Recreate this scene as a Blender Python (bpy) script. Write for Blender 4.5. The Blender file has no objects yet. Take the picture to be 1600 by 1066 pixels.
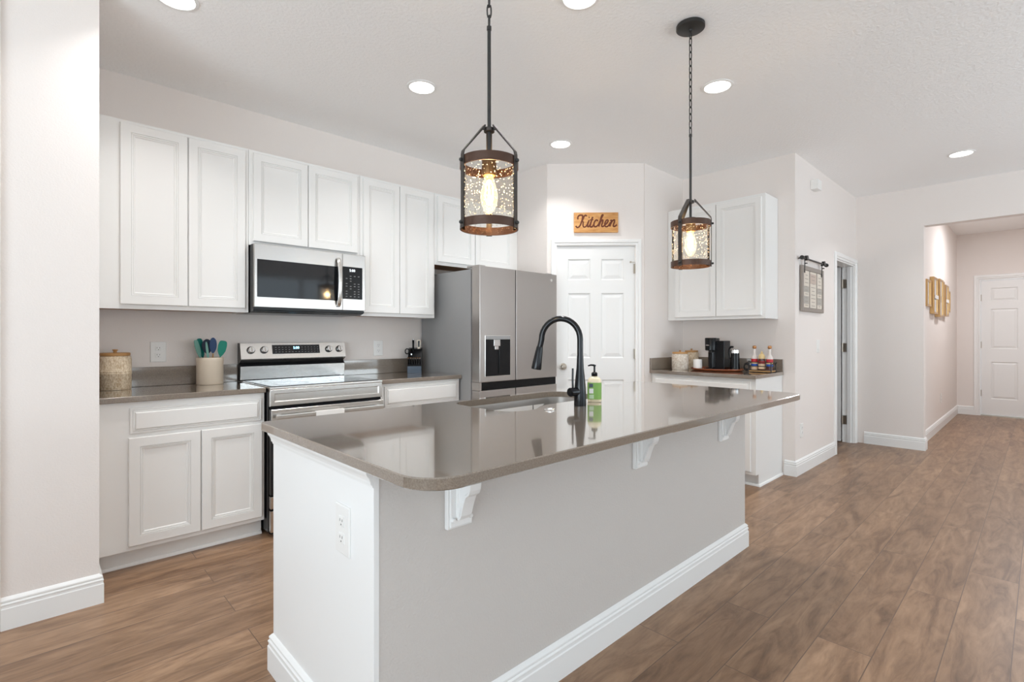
import bpy, bmesh, math, random
from mathutils import Vector, Matrix
random.seed(7)
S = bpy.context.scene
COL = S.collection
PI = math.pi

# ------------------------------------------------------------------ camera
cam_d = bpy.data.cameras.new('camera')
cam = bpy.data.objects.new('camera', cam_d); COL.objects.link(cam)
cam.location = (0, 0, 1.228)
cam.rotation_euler = (PI/2, 0, math.radians(46.45 - 90))
cam_d.sensor_width = 36
cam_d.lens = 36*789/1600
cam_d.shift_y = -7/1600
cam_d.clip_start = 0.02
S.camera = cam

# ------------------------------------------------------------------ world, light, exposure
w = bpy.data.worlds.new('world'); S.world = w; w.use_nodes = True
w.node_tree.nodes['Background'].inputs[0].default_value = (0.80, 0.90, 1.0, 1)
w.node_tree.nodes['Background'].inputs[1].default_value = 1.2

def area(name, loc, rot, sx, sy, power, color, shape='RECTANGLE', spread=PI):
    d = bpy.data.lights.new(name, 'AREA'); d.shape = shape; d.size = sx
    if shape in ('RECTANGLE', 'ELLIPSE'): d.size_y = sy
    d.energy = power; d.color = color; d.spread = spread
    o = bpy.data.objects.new(name, d); COL.objects.link(o)
    o.location = loc; o.rotation_euler = rot
    return o
# daylight lamps at the windows behind the camera, tilted up as added ceiling fill
area('window_ceiling_fill', (-2.93, -0.3, 1.15), (0, -PI/2 - 1.0, 0), 2.0, 4.2, 88, (0.82, 0.925, 1.0))
area('window_ceiling_fill', (4.6, -3.43, 1.25), (PI/2 + 1.0, 0, 0), 3.6, 1.8, 54, (0.82, 0.925, 1.0))
area('window_ceiling_fill', (0.2, -3.43, 1.25), (PI/2 + 1.0, 0, 0), 2.4, 1.8, 8, (0.82, 0.925, 1.0))
CAN_POWER = 3.3
PENDANT_POWER = 2.0

S.view_settings.view_transform = 'Standard'
S.view_settings.look = 'None'
S.view_settings.gamma = 1
S.view_settings.use_curve_mapping = False
S.view_settings.exposure = 0.93
S.cycles.use_denoising = True
S.cycles.max_bounces = 12
S.cycles.diffuse_bounces = 7
S.cycles.transparent_max_bounces = 16
S.cycles.sample_clamp_indirect = 6

# ------------------------------------------------------------------ materials
def mat(name, color, rough=0.5, metal=0.0, **k):
    m = bpy.data.materials.new(name); m.use_nodes = True
    b = m.node_tree.nodes['Principled BSDF']
    b.inputs['Base Color'].default_value = (*color, 1)
    b.inputs['Roughness'].default_value = rough
    b.inputs['Metallic'].default_value = metal
    if 'coat' in k: b.inputs['Coat Weight'].default_value = k['coat']
    if 'emit' in k:
        b.inputs['Emission Color'].default_value = (*k['emit'], 1)
        b.inputs['Emission Strength'].default_value = k['es']
    if 'spec' in k: b.inputs['Specular IOR Level'].default_value = k['spec']
    if 'bump' in k:
        sc, st = k['bump'][:2]
        nt = m.node_tree
        tc = nt.nodes.new('ShaderNodeTexCoord'); n = nt.nodes.new('ShaderNodeTexNoise')
        n.inputs['Scale'].default_value = sc; n.inputs['Detail'].default_value = 3
        mp = nt.nodes.new('ShaderNodeMapping')
        if len(k['bump']) > 2: mp.inputs['Scale'].default_value = k['bump'][2]
        bp = nt.nodes.new('ShaderNodeBump'); bp.inputs['Strength'].default_value = st
        bp.inputs['Distance'].default_value = k.get('bd', 0.003)
        nt.links.new(tc.outputs['Object'], mp.inputs[0]); nt.links.new(mp.outputs[0], n.inputs['Vector'])
        nt.links.new(n.outputs[0], bp.inputs['Height']); nt.links.new(bp.outputs[0], b.inputs['Normal'])
    return m

M = {}
M['wall'] = mat('wall_paint', (0.80, 0.745, 0.71), 0.75, bump=(170, 0.35))
M['island_paint'] = mat('island_wall_paint', (0.60, 0.565, 0.535), 0.7, bump=(140, 0.55))
M['ceiling'] = mat('ceiling_texture', (0.93, 0.93, 0.93), 0.9, bump=(55, 0.7), bd=0.006)
M['trim'] = mat('white_trim', (0.84, 0.84, 0.83), 0.35)
M['cab'] = mat('white_cabinet', (0.82, 0.815, 0.80), 0.38)
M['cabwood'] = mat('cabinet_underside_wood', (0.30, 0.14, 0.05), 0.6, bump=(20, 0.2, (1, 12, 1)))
M['door'] = mat('white_door', (0.82, 0.82, 0.81), 0.4)
M['plate'] = mat('white_plastic', (0.82, 0.81, 0.79), 0.3)
M['dark'] = mat('dark_slot', (0.012, 0.012, 0.012), 0.5, spec=0.2)
M['black'] = mat('black_gloss', (0.006, 0.006, 0.007), 0.22, spec=0.22)
M['blackglass'] = mat('black_glass', (0.010, 0.011, 0.013), 0.06)
M['mattblack'] = mat('matt_black_metal', (0.035, 0.034, 0.033), 0.45, 0.4)
M['faucet'] = mat('satin_black_metal', (0.004, 0.005, 0.007), 0.2, 0.0, spec=0.35)
M['nickel'] = mat('satin_nickel', (0.46, 0.41, 0.35), 0.3, 1)
M['chrome'] = mat('chrome', (0.85, 0.85, 0.85), 0.08, 1)
M['steel'] = mat('brushed_steel', (0.56, 0.545, 0.53), 0.27, 1, bump=(30, 0.05, (1, 1, 40)))
M['steelh'] = mat('brushed_steel_bright', (0.72, 0.705, 0.68), 0.24, 1, bump=(30, 0.05, (1, 40, 40)))
M['fridge'] = mat('taupe_steel', (0.43, 0.40, 0.38), 0.32, 1, bump=(30, 0.04, (40, 1, 1)))
M['fridgeside'] = mat('grey_painted_steel', (0.31, 0.31, 0.31), 0.45, 0.1)
M['sinksteel'] = mat('sink_steel', (0.36, 0.34, 0.32), 0.38, 1)
M['bronze'] = mat('wood_toned_bronze', (0.065, 0.030, 0.017), 0.42, 0.35, bump=(40, 0.2, (1, 1, 12)))
M['strap'] = mat('dark_iron', (0.055, 0.048, 0.044), 0.42, 0.6)
M['socket'] = mat('aged_brass_socket', (0.22, 0.12, 0.05), 0.5, 0.7)
M['gold'] = mat('gold_leaf', (0.58, 0.37, 0.17), 0.3, 1, bump=(60, 0.2))
M['mirror'] = mat('mirror', (0.85, 0.85, 0.86), 0.03, 1)
M['cream'] = mat('cream_stoneware', (0.72, 0.62, 0.50), 0.35)
M['white_ceramic'] = mat('white_ceramic', (0.82, 0.80, 0.77), 0.2)
M['lidwood'] = mat('light_wood', (0.50, 0.27, 0.10), 0.5, bump=(30, 0.2, (1, 10, 1)))
M['redwood'] = mat('reddish_wood', (0.28, 0.075, 0.025), 0.35, bump=(20, 0.15, (1, 10, 1)))
M['teal'] = mat('teal_silicone', (0.0, 0.19, 0.16), 0.5)
M['green'] = mat('green_silicone', (0.0, 0.24, 0.17), 0.5)
M['paleteal'] = mat('pale_teal_silicone', (0.16, 0.36, 0.30), 0.5)
M['navy'] = mat('navy_silicone', (0.006, 0.018, 0.05), 0.5)
M['blue'] = mat('blue_silicone', (0.010, 0.045, 0.14), 0.5)
M['slate'] = mat('slate_blue_plastic', (0.05, 0.075, 0.11), 0.4)
M['soap'] = mat('pale_yellow_soap', (0.80, 0.70, 0.50), 0.2)
M['softgreen'] = mat('pale_green_label', (0.52, 0.68, 0.45), 0.5)
M['labelgreen'] = mat('leaf_green_label', (0.22, 0.42, 0.09), 0.5, bump=(60, 0.1))
M['paper'] = mat('white_paper', (0.85, 0.84, 0.82), 0.7)
M['greyframe'] = mat('weathered_grey_wood', (0.30, 0.26, 0.23), 0.7, bump=(40, 0.4, (8, 1, 1)))
M['linen'] = mat('linen_print', (0.66, 0.60, 0.52), 0.8)
M['greyprint'] = mat('grey_print', (0.42, 0.39, 0.35), 0.8)
M['pinkprint'] = mat('dusty_print', (0.52, 0.42, 0.36), 0.8)
M['red'] = mat('red_label', (0.50, 0.02, 0.03), 0.5)
M['yellow'] = mat('yellow_label', (0.74, 0.56, 0.28), 0.5)
M['bluelabel'] = mat('blue_label', (0.02, 0.10, 0.45), 0.5)
M['tan'] = mat('tan_label', (0.75, 0.55, 0.36), 0.5)
M['syrup'] = mat('clear_syrup_glass', (0.72, 0.66, 0.62), 0.1)
M['amber'] = mat('dark_syrup', (0.09, 0.02, 0.015), 0.15)
M['cap'] = mat('copper_cap', (0.50, 0.24, 0.10), 0.3, 0.7)
M['shelf_grey'] = mat('burner_print', (0.05, 0.05, 0.055), 0.12)
M['signtext'] = mat('burnt_lettering', (0.13, 0.028, 0.008), 0.7)
M['display'] = mat('display_digits', (0.1, 0.3, 0.5), 0.4, emit=(0.35, 0.75, 1.0), es=2.5)
M['display_w'] = mat('display_digits_white', (0.3, 0.3, 0.3), 0.4, emit=(0.85, 0.92, 1.0), es=1.2)
M['keys'] = mat('key_print', (0.22, 0.22, 0.22), 0.5)
M['lens'] = mat('lamp_lens', (1, 1, 1), 0.5, emit=(1.0, 0.97, 0.92), es=4)
M['filament'] = mat('filament', (1, 0.8, 0.5), 0.5, emit=(1.0, 0.72, 0.38), es=45)
M['frame_inner'] = mat('white_vinyl_frame', (0.8, 0.8, 0.8), 0.4)

def nodes(m):
    nt = m.node_tree; return nt, nt.nodes['Principled BSDF'], nt.nodes.new, nt.links.new

# floor planks
m = mat('wood_plank_floor', (0.4, 0.25, 0.15), 0.36); M['floor'] = m
nt, b, N, L = nodes(m)
tc = N('ShaderNodeTexCoord'); mp = N('ShaderNodeMapping'); mp.inputs['Location'].default_value = (0.35, -0.017, 0)
br = N('ShaderNodeTexBrick'); br.offset = 0.37; br.offset_frequency = 2; br.squash = 1
for k_, v_ in (('Scale', 1), ('Mortar Size', 0.0018), ('Mortar Smooth', 0.2), ('Brick Width', 1.22), ('Row Height', 0.185), ('Bias', 0.0)):
    br.inputs[k_].default_value = v_
br.inputs['Color1'].default_value = (0, 0, 0, 1); br.inputs['Color2'].default_value = (1, 1, 1, 1); br.inputs['Mortar'].default_value = (0.5, 0.5, 0.5, 1)
L(tc.outputs['Object'], mp.inputs[0]); L(mp.outputs[0], br.inputs['Vector'])
cmb = N('ShaderNodeVectorMath'); cmb.operation = 'MULTIPLY_ADD'
cmb.inputs[1].default_value = (1.5, 7.5, 1)
sc_ = N('ShaderNodeVectorMath'); sc_.operation = 'SCALE'; sc_.inputs[3].default_value = 37
L(br.outputs['Color'], sc_.inputs[0]); L(tc.outputs['Object'], cmb.inputs[0]); L(sc_.outputs[0], cmb.inputs[2])
g1 = N('ShaderNodeTexNoise'); g1.inputs['Scale'].default_value = 1.6; g1.inputs['Detail'].default_value = 8; g1.inputs['Roughness'].default_value = 0.62; g1.inputs['Distortion'].default_value = 1.2
L(cmb.outputs[0], g1.inputs['Vector'])
g2 = N('ShaderNodeTexNoise'); g2.inputs['Scale'].default_value = 7; g2.inputs['Detail'].default_value = 6; g2.inputs['Distortion'].default_value = 0.4
L(cmb.outputs[0], g2.inputs['Vector'])
rp = N('ShaderNodeValToRGB'); e = rp.color_ramp.elements
e[0].position = 0.30; e[0].color = (0.150, 0.083, 0.046, 1); e[1].position = 0.72; e[1].color = (0.39, 0.246, 0.150, 1)
x_ = rp.color_ramp.elements.new(0.47); x_.color = (0.262, 0.156, 0.090, 1)
L(g1.outputs[0], rp.inputs[0])
mx = N('ShaderNodeMix'); mx.data_type = 'RGBA'; mx.blend_type = 'MULTIPLY'; mx.inputs[0].default_value = 0.38
r2 = N('ShaderNodeValToRGB'); r2.color_ramp.elements[0].position = 0.32; r2.color_ramp.elements[0].color = (0.55, 0.5, 0.47, 1); r2.color_ramp.elements[1].position = 0.55
L(g2.outputs[0], r2.inputs[0]); L(rp.outputs[0], mx.inputs[6]); L(r2.outputs[0], mx.inputs[7])
mx2 = N('ShaderNodeMix'); mx2.data_type = 'RGBA'; mx2.blend_type = 'MULTIPLY'; mx2.inputs[0].default_value = 1
r3 = N('ShaderNodeValToRGB'); r3.color_ramp.elements[0].color = (0.86, 0.84, 0.83, 1); r3.color_ramp.elements[1].color = (1.12, 1.12, 1.12, 1)
L(br.outputs['Color'], r3.inputs[0]); L(mx.outputs[2], mx2.inputs[6]); L(r3.outputs[0], mx2.inputs[7])
mx3 = N('ShaderNodeMix'); mx3.data_type = 'RGBA'; L(br.outputs['Fac'], mx3.inputs[0]); L(mx2.outputs[2], mx3.inputs[6]); mx3.inputs[7].default_value = (0.13, 0.08, 0.055, 1)
L(mx3.outputs[2], b.inputs['Base Color'])
bp = N('ShaderNodeBump'); bp.inputs['Strength'].default_value = 0.25; bp.inputs['Distance'].default_value = 0.001
L(g2.outputs[0], bp.inputs['Height']); L(bp.outputs[0], b.inputs['Normal'])

# quartz
m = mat('grey_quartz', (0.155, 0.135, 0.12), 0.14); M['quartz'] = m
nt, b, N, L = nodes(m)
tc = N('ShaderNodeTexCoord'); n1 = N('ShaderNodeTexNoise'); n1.inputs['Scale'].default_value = 260; n1.inputs['Detail'].default_value = 2
rp = N('ShaderNodeValToRGB'); e = rp.color_ramp.elements
e[0].position = 0.35; e[0].color = (0.175, 0.144, 0.115, 1); e[1].position = 0.68; e[1].color = (0.25, 0.207, 0.168, 1)
L(tc.outputs['Object'], n1.inputs['Vector']); L(n1.outputs[0], rp.inputs[0]); L(rp.outputs[0], b.inputs['Base Color'])
b.inputs['IOR'].default_value = 1.65; b.inputs['Coat Weight'].default_value = 1; b.inputs['Coat IOR'].default_value = 1.65; b.inputs['Coat Roughness'].default_value = 0.05; b.inputs['Specular Tint'].default_value = (1, .93, .86, 1)

# sign wood
def woodish(name, c1, c2, scale, rough=0.6, stretch=(1, 8, 8)):
    m = mat(name, c1, rough); nt, b, N, L = nodes(m)
    tc = N('ShaderNodeTexCoord'); mp = N('ShaderNodeMapping'); mp.inputs['Scale'].default_value = stretch
    n1 = N('ShaderNodeTexNoise'); n1.inputs['Scale'].default_value = scale; n1.inputs['Detail'].default_value = 5; n1.inputs['Distortion'].default_value = 0.8
    rp = N('ShaderNodeValToRGB'); e = rp.color_ramp.elements; e[0].position = 0.35; e[0].color = (*c1, 1); e[1].position = 0.65; e[1].color = (*c2, 1)
    L(tc.outputs['Object'], mp.inputs[0]); L(mp.outputs[0], n1.inputs['Vector']); L(n1.outputs[0], rp.inputs[0]); L(rp.outputs[0], b.inputs['Base Color'])
    return m
M['signwood'] = woodish('honey_wood', (0.50, 0.22, 0.06), (0.66, 0.36, 0.13), 6, 0.55, (1.5, 1.5, 9))
M['textured_cream'] = woodish('patterned_stoneware', (0.50, 0.36, 0.22), (0.80, 0.69, 0.53), 95, 0.55, (1.4, 1.4, .7))
M['textured_white'] = woodish('patterned_white_stoneware', (0.52, 0.42, 0.33), (0.76, 0.70, 0.62), 60, 0.55, (1, 1, 1))

# seeded glass of the pendants: thin clear glass with bubbles
m = bpy.data.materials.new('seeded_glass'); m.use_nodes = True; M['seeded'] = m
nt = m.node_tree; nt.nodes.clear(); N = nt.nodes.new; L = nt.links.new
out = N('ShaderNodeOutputMaterial'); tr = N('ShaderNodeBsdfTransparent'); gl = N('ShaderNodeBsdfGlossy'); gl.inputs['Roughness'].default_value = 0.05
tl = N('ShaderNodeBsdfTranslucent'); tl.inputs[0].default_value = (0.95, 0.9, 0.8, 1)
fr = N('ShaderNodeFresnel'); fr.inputs[0].default_value = 1.12
tr.inputs[0].default_value = (0.97, 0.96, 0.94, 1)
a1 = N('ShaderNodeMixShader'); L(fr.outputs[0], a1.inputs[0]); L(tr.outputs[0], a1.inputs[1]); L(gl.outputs[0], a1.inputs[2])
tc = N('ShaderNodeTexCoord'); vo = N('ShaderNodeTexVoronoi'); vo.inputs['Scale'].default_value = 120
L(tc.outputs['Object'], vo.inputs['Vector'])
lt = N('ShaderNodeMath'); lt.operation = 'LESS_THAN'; lt.inputs[1].default_value = 0.26; L(vo.outputs['Distance'], lt.inputs[0])
sp = N('ShaderNodeSeparateColor'); L(vo.outputs['Color'], sp.inputs[0]); l2 = N('ShaderNodeMath'); l2.operation = 'LESS_THAN'; l2.inputs[1].default_value = 0.7; L(sp.outputs[0], l2.inputs[0])
l3 = N('ShaderNodeMath'); l3.operation = 'MULTIPLY'; L(lt.outputs[0], l3.inputs[0]); L(l2.outputs[0], l3.inputs[1])
ml = N('ShaderNodeMath'); ml.operation = 'MULTIPLY'; ml.inputs[1].default_value = 0.34; L(l3.outputs[0], ml.inputs[0])
a2 = N('ShaderNodeMixShader'); L(ml.outputs[0], a2.inputs[0]); L(a1.outputs[0], a2.inputs[1]); L(tl.outputs[0], a2.inputs[2]); L(a2.outputs[0], out.inputs[0])
# clear bulb glass and window glass
def clear_glass(name, tint, ior=1.3):
    m = bpy.data.materials.new(name); m.use_nodes = True
    nt = m.node_tree; nt.nodes.clear(); N = nt.nodes.new; L = nt.links.new
    out = N('ShaderNodeOutputMaterial'); tr = N('ShaderNodeBsdfTransparent'); tr.inputs[0].default_value = (*tint, 1)
    gl = N('ShaderNodeBsdfGlossy'); gl.inputs['Roughness'].default_value = 0.03
    fr = N('ShaderNodeFresnel'); fr.inputs[0].default_value = ior
    a = N('ShaderNodeMixShader'); L(fr.outputs[0], a.inputs[0]); L(tr.outputs[0], a.inputs[1]); L(gl.outputs[0], a.inputs[2]); L(a.outputs[0], out.inputs[0])
    return m
M['bulb'] = clear_glass('amber_bulb_glass', (1.0, 0.92, 0.78), 1.08)
_nt = M['bulb'].node_tree; _e = _nt.nodes.new('ShaderNodeEmission'); _e.inputs[0].default_value = (1.0, .80, .50, 1); _e.inputs[1].default_value = .30
_ad = _nt.nodes.new('ShaderNodeAddShader'); _o = next(n for n in _nt.nodes if n.type == 'OUTPUT_MATERIAL'); _src = _o.inputs[0].links[0].from_socket
_nt.links.new(_src, _ad.inputs[0]); _nt.links.new(_e.outputs[0], _ad.inputs[1]); _nt.links.new(_ad.outputs[0], _o.inputs[0])
M['window_glass'] = clear_glass('window_glass', (0.96, 0.98, 0.98))

# ------------------------------------------------------------------ mesh helpers
def BM(): return bmesh.new()
def box(bm, x0, x1, y0, y1, z0, z1, bev=0.0, seg=2):
    r = bmesh.ops.create_cube(bm, size=1)
    vs = r['verts']
    bmesh.ops.scale(bm, vec=(x1-x0, y1-y0, z1-z0), verts=vs)
    bmesh.ops.translate(bm, vec=((x0+x1)/2, (y0+y1)/2, (z0+z1)/2), verts=vs)
    if bev > 0:
        es = list({e for v in vs for e in v.link_edges})
        bmesh.ops.bevel(bm, geom=es, offset=bev, segments=seg, affect='EDGES', profile=0.7)
    return bm
def lathe(bm, prof, c=(0, 0, 0), seg=32, axis='z', cap=True):
    """prof: list of (radius, height)"""
    rings = []
    def P(r, h, a):
        u, v = r*math.cos(a), r*math.sin(a)
        if axis == 'z': p = (u, v, h)
        elif axis == 'x': p = (h, u, v)
        else: p = (u, h, v)
        return (c[0]+p[0], c[1]+p[1], c[2]+p[2])
    for r, h in prof:
        if r < 1e-6: rings.append([bm.verts.new(P(0, h, 0))])
        else: rings.append([bm.verts.new(P(r, h, 2*PI*i/seg)) for i in range(seg)])
    for a, b in zip(rings, rings[1:]):
        for i in range(seg):
            j = (i+1) % seg
            if len(a) == 1 and len(b) == 1: continue
            if len(a) == 1: bm.faces.new((a[0], b[i], b[j]))
            elif len(b) == 1: bm.faces.new((a[i], a[j], b[0]))
            else: bm.faces.new((a[i], a[j], b[j], b[i]))
    if cap:
        if len(rings[0]) > 1: bm.faces.new(rings[0][::-1])
        if len(rings[-1]) > 1: bm.faces.new(rings[-1])
    return bm
def cyl(bm, c, r, h, axis='z', seg=24, r2=None):
    return lathe(bm, [(r, 0), (r2 if r2 is not None else r, h)], c, seg, axis)
def tube(bm, pts, r, seg=10, closed=False, cap=True):
    pts = [Vector(p) for p in pts]; n = len(pts)
    rr = r if isinstance(r, (list, tuple)) else [r]*n
    rings = []; nrm = None
    for i, p in enumerate(pts):
        if closed: t = (pts[(i+1) % n]-pts[i-1]).normalized()
        else: t = (pts[min(i+1, n-1)]-pts[max(i-1, 0)]).normalized()
        if nrm is None:
            nrm = t.orthogonal().normalized()
        else:
            nrm = (nrm - t*nrm.dot(t))
            nrm = nrm.normalized() if nrm.length > 1e-6 else t.orthogonal().normalized()
        bn = t.cross(nrm)
        rings.append([bm.verts.new(p + (nrm*math.cos(2*PI*k/seg)+bn*math.sin(2*PI*k/seg))*rr[i]) for k in range(seg)])
    m = n if closed else n-1
    for i in range(m):
        a, b = rings[i], rings[(i+1) % n]
        for k in range(seg):
            bm.faces.new((a[k], a[(k+1) % seg], b[(k+1) % seg], b[k]))
    if cap and not closed:
        bm.faces.new(rings[0][::-1]); bm.faces.new(rings[-1])
    return bm
def prism(bm, poly, d, origin=(0, 0, 0), U=(1, 0, 0), V=(0, 0, 1), W=(0, 1, 0)):
    """polygon (u, v) extruded by d along W"""
    o, U, V, W = Vector(origin), Vector(U), Vector(V), Vector(W)
    a = [bm.verts.new(o+U*u+V*v) for u, v in poly]
    b = [bm.verts.new(o+U*u+V*v+W*d) for u, v in poly]
    f1 = bm.faces.new(a[::-1]); f2 = bm.faces.new(b)
    for i in range(len(a)):
        j = (i+1) % len(a); bm.faces.new((a[i], a[j], b[j], b[i]))
    return bm
def sweep(bm, path, prof, closed=False):
    """profile (out, z) swept along a floor path; out is to the right of travel"""
    n = len(path); rings = []
    for i in range(n):
        p = Vector(path[i][:2])
        def nr(a, b):
            t = (Vector(b)-Vector(a)).normalized(); return Vector((t.y, -t.x))
        if i == 0: d = nr(path[0][:2], path[1][:2])
        elif i == n-1: d = nr(path[-2][:2], path[-1][:2])
        else:
            d1 = nr(path[i-1][:2], path[i][:2]); d2 = nr(path[i][:2], path[i+1][:2])
            d = (d1+d2); d = d/(d.dot(d1)) if abs(d.dot(d1)) > 1e-6 else d1
        rings.append([bm.verts.new((p.x+d.x*o, p.y+d.y*o, z)) for o, z in prof])
    for a, b in zip(rings, rings[1:]):
        for k in range(len(prof)-1):
            bm.faces.new((a[k], b[k], b[k+1], a[k+1]))
        bm.faces.new((a[-1], b[-1], b[0], a[0]))
    bm.faces.new(rings[0]); bm.faces.new(rings[-1][::-1])
    return bm
def ringpanel(bm, O, U, V, Nn, w, h, rings, u0=0, v0=0):
    """nested rectangles: rings of (inset, height); last one is filled"""
    O, U, V, Nn = map(Vector, (O, U, V, Nn)); prev = None
    for ins, d in rings:
        c = [(u0+ins, v0+ins), (u0+w-ins, v0+ins), (u0+w-ins, v0+h-ins), (u0+ins, v0+h-ins)]
        cur = [bm.verts.new(O+U*a+V*b_+Nn*d) for a, b_ in c]
        if prev:
            for i in range(4):
                j = (i+1) % 4; bm.faces.new((prev[i], prev[j], cur[j], cur[i]))
        else: first = cur
        prev = cur
    bm.faces.new(prev)
    return first
CABR = [(0, 0), (0, .015), (.003, .019), (.048, .019), (.0488, .0135), (.0512, .0135), (.052, .0168), (.0575, .0160), (.0583, .0105), (.0608, .0105), (.0616, .0128), (.0665, .0118), (.070, .0080), (.078, .0080)]
DRWR = [(0, 0), (0, .008), (.003, .011), (.010, .011), (.0108, .0075), (.0128, .0075), (.014, .0125), (.019, .0135), (.020, .0100), (.022, .0100), (.024, .0165), (.027, .019)]
def slabfront(O, U, V, Nn, w, h, rings=CABR):
    bm = BM(); f = ringpanel(bm, O, U, V, Nn, w, h, rings)
    bm.faces.new(f[::-1]); return bm
def paneldoor(bm, us, vs, panels, thick, rec=0.010, bevel=.03):
    """door in local coords x=u, z=v, front at y=0 going -y out; panels: set of (i, j) cells"""
    cache = {}
    for s, yy in ((0, 0.0), (1, thick)):
        for i in range(len(us)-1):
            for j in range(len(vs)-1):
                u, v, w_, h_ = us[i], vs[j], us[i+1]-us[i], vs[j+1]-vs[j]
                if (i, j) in panels:
                    R_ = [(0, 0), (.010, -rec), (.014, -rec), (.014+bevel, -rec*.25), (.014+bevel+.001, -rec*.25)]
                else: R_ = [(0, 0)]
                nn = (0, -1, 0) if s == 0 else (0, 1, 0)
                ringpanel(bm, (0, yy, 0), (1, 0, 0), (0, 0, 1), nn, w_, h_, R_, u, v)
    U0, U1, V0, V1 = us[0], us[-1], vs[0], vs[-1]
    for q in (((U0, V0), (U1, V0)), ((U1, V0), (U1, V1)), ((U1, V1), (U0, V1)), ((U0, V1), (U0, V0))):
        (a, b_), (c, d) = q
        bm.faces.new([bm.verts.new(p) for p in ((a, 0, b_), (c, 0, d), (c, thick, d), (a, thick, b_))])
    return bm
def rrect(x0, x1, y0, y1, r, seg=6):
    rs = r if isinstance(r, (list, tuple)) else [r]*4   # order: x1y0, x1y1, x0y1, x0y0
    out = []
    for (cx, cy, a0), q in zip(((x1, y0, -PI/2), (x1, y1, 0), (x0, y1, PI/2), (x0, y0, PI)), rs):
        sx = -1 if cx == x1 else 1; sy = 1 if cy == y0 else -1
        for k in range(seg+1):
            a = a0 + PI/2*k/seg
            out.append((cx+sx*q+q*math.cos(a), cy+sy*q+q*math.sin(a)))
    return out
def offset_loop(pts, d):
    n = len(pts); out = []
    for i in range(n):
        a, b, c = Vector(pts[i-1]), Vector(pts[i]), Vector(pts[(i+1) % n])
        t = (c-a).normalized(); out.append((b.x-t.y*d, b.y+t.x*d))
    return out
def slab_with_hole(bm, outer, zt, zb, hole=None, r=.003):
    """counter slab, outer CCW, optional hole CCW"""
    def loop(pts, z): return [bm.verts.new((x, y, z)) for x, y in pts]
    ins = offset_loop(outer, r)
    L_ = [loop(ins, zt), loop(outer, zt-r), loop(outer, zb+r), loop(ins, zb)]
    n = len(outer)
    for a, b in zip(L_, L_[1:]):
        for i in range(n):
            j = (i+1) % n; bm.faces.new((a[i], b[i], b[j], a[j]))
    def es(l): return [bm.edges.get((l[i], l[(i+1) % len(l)])) or bm.edges.new((l[i], l[(i+1) % len(l)])) for i in range(len(l))]
    if hole:
        H1 = loop(hole, zt); H2 = loop(hole, zb); m_ = len(hole)
        for i in range(m_):
            j = (i+1) % m_; bm.faces.new((H1[i], H1[j], H2[j], H2[i]))
        bmesh.ops.triangle_fill(bm, edges=es(L_[0])+es(H1), use_beauty=True)
        bmesh.ops.triangle_fill(bm, edges=es(L_[3])+es(H2), use_beauty=True)
    else:
        bm.faces.new(L_[0]); bm.faces.new(L_[3][::-1])
    return bm

WL = {}
def obj(name, bm, m, parent=None, smooth=False, kind=None, label=None, local=False, recalc=True):
    if recalc: bmesh.ops.recalc_face_normals(bm, faces=bm.faces)
    me = bpy.data.meshes.new(name)
    loc = Vector((0, 0, 0))
    if parent is None and not local:
        xs = [v.co for v in bm.verts]
        lo = Vector([min(c[i] for c in xs) for i in range(3)]); hi = Vector([max(c[i] for c in xs) for i in range(3)])
        loc = Vector(((lo.x+hi.x)/2, (lo.y+hi.y)/2, lo.z))
        bmesh.ops.translate(bm, vec=-loc, verts=bm.verts)
    elif parent is not None and not local:
        bmesh.ops.translate(bm, vec=-WL[parent.name], verts=bm.verts)
    bm.to_mesh(me); bm.free()
    ms = m if isinstance(m, (list, tuple)) else [m]
    for q in ms: me.materials.append(M[q] if isinstance(q, str) else q)
    if smooth:
        me.polygons.foreach_set('use_smooth', [True]*len(me.polygons))
        try: me.set_sharp_from_angle(angle=math.radians(38))
        except Exception: pass
    o = bpy.data.objects.new(name, me); COL.objects.link(o)
    o.location = loc
    if parent is not None: o.parent = parent; WL[o.name] = WL[parent.name]
    else: WL[o.name] = loc
    if kind: o['kind'] = kind
    if label: o['label'] = label
    return o
def thing(name, label, cat, loc, group=None, rz=0):
    o = bpy.data.objects.new(name, None); COL.objects.link(o)
    o.empty_display_size = .05
    o.location = loc; o.rotation_euler = (0, 0, rz); WL[o.name] = Vector(loc)
    o['label'] = label
    if cat: o['category'] = cat
    if group: o['group'] = group
    return o
def tag(o, label, cat, group=None):
    o['label'] = label; o['category'] = cat
    if group: o['group'] = group
    return o
def copy_tree(o, parent=None, loc=None, rz=None, label=None):
    c = o.copy(); COL.objects.link(c)
    if parent is not None: c.parent = parent
    if loc is not None: c.location = loc
    if rz is not None: c.rotation_euler = (0, 0, rz)
    if label: c['label'] = label
    for ch in list(o.children): copy_tree(ch, c)
    return c
def text_bm(body, size, extrude=0.0005):
    cu = bpy.data.curves.new('text', 'FONT'); cu.body = body; cu.size = size; cu.extrude = extrude
    cu.align_x = 'CENTER'; cu.align_y = 'CENTER'; cu.resolution_u = 3
    t = bpy.data.objects.new('text', cu); COL.objects.link(t)
    dg = bpy.context.evaluated_depsgraph_get(); me = bpy.data.meshes.new_from_object(t.evaluated_get(dg))
    bm = BM(); bm.from_mesh(me); bpy.data.objects.remove(t); bpy.data.meshes.remove(me); bpy.data.curves.remove(cu)
    return bm
def place(bm, O, U, V):
    U, V = Vector(U), Vector(V); W = U.cross(V)
    mt = Matrix(((U.x, V.x, W.x, O[0]), (U.y, V.y, W.y, O[1]), (U.z, V.z, W.z, O[2]), (0, 0, 0, 1)))
    bmesh.ops.transform(bm, matrix=mt, verts=bm.verts); return bm
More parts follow.
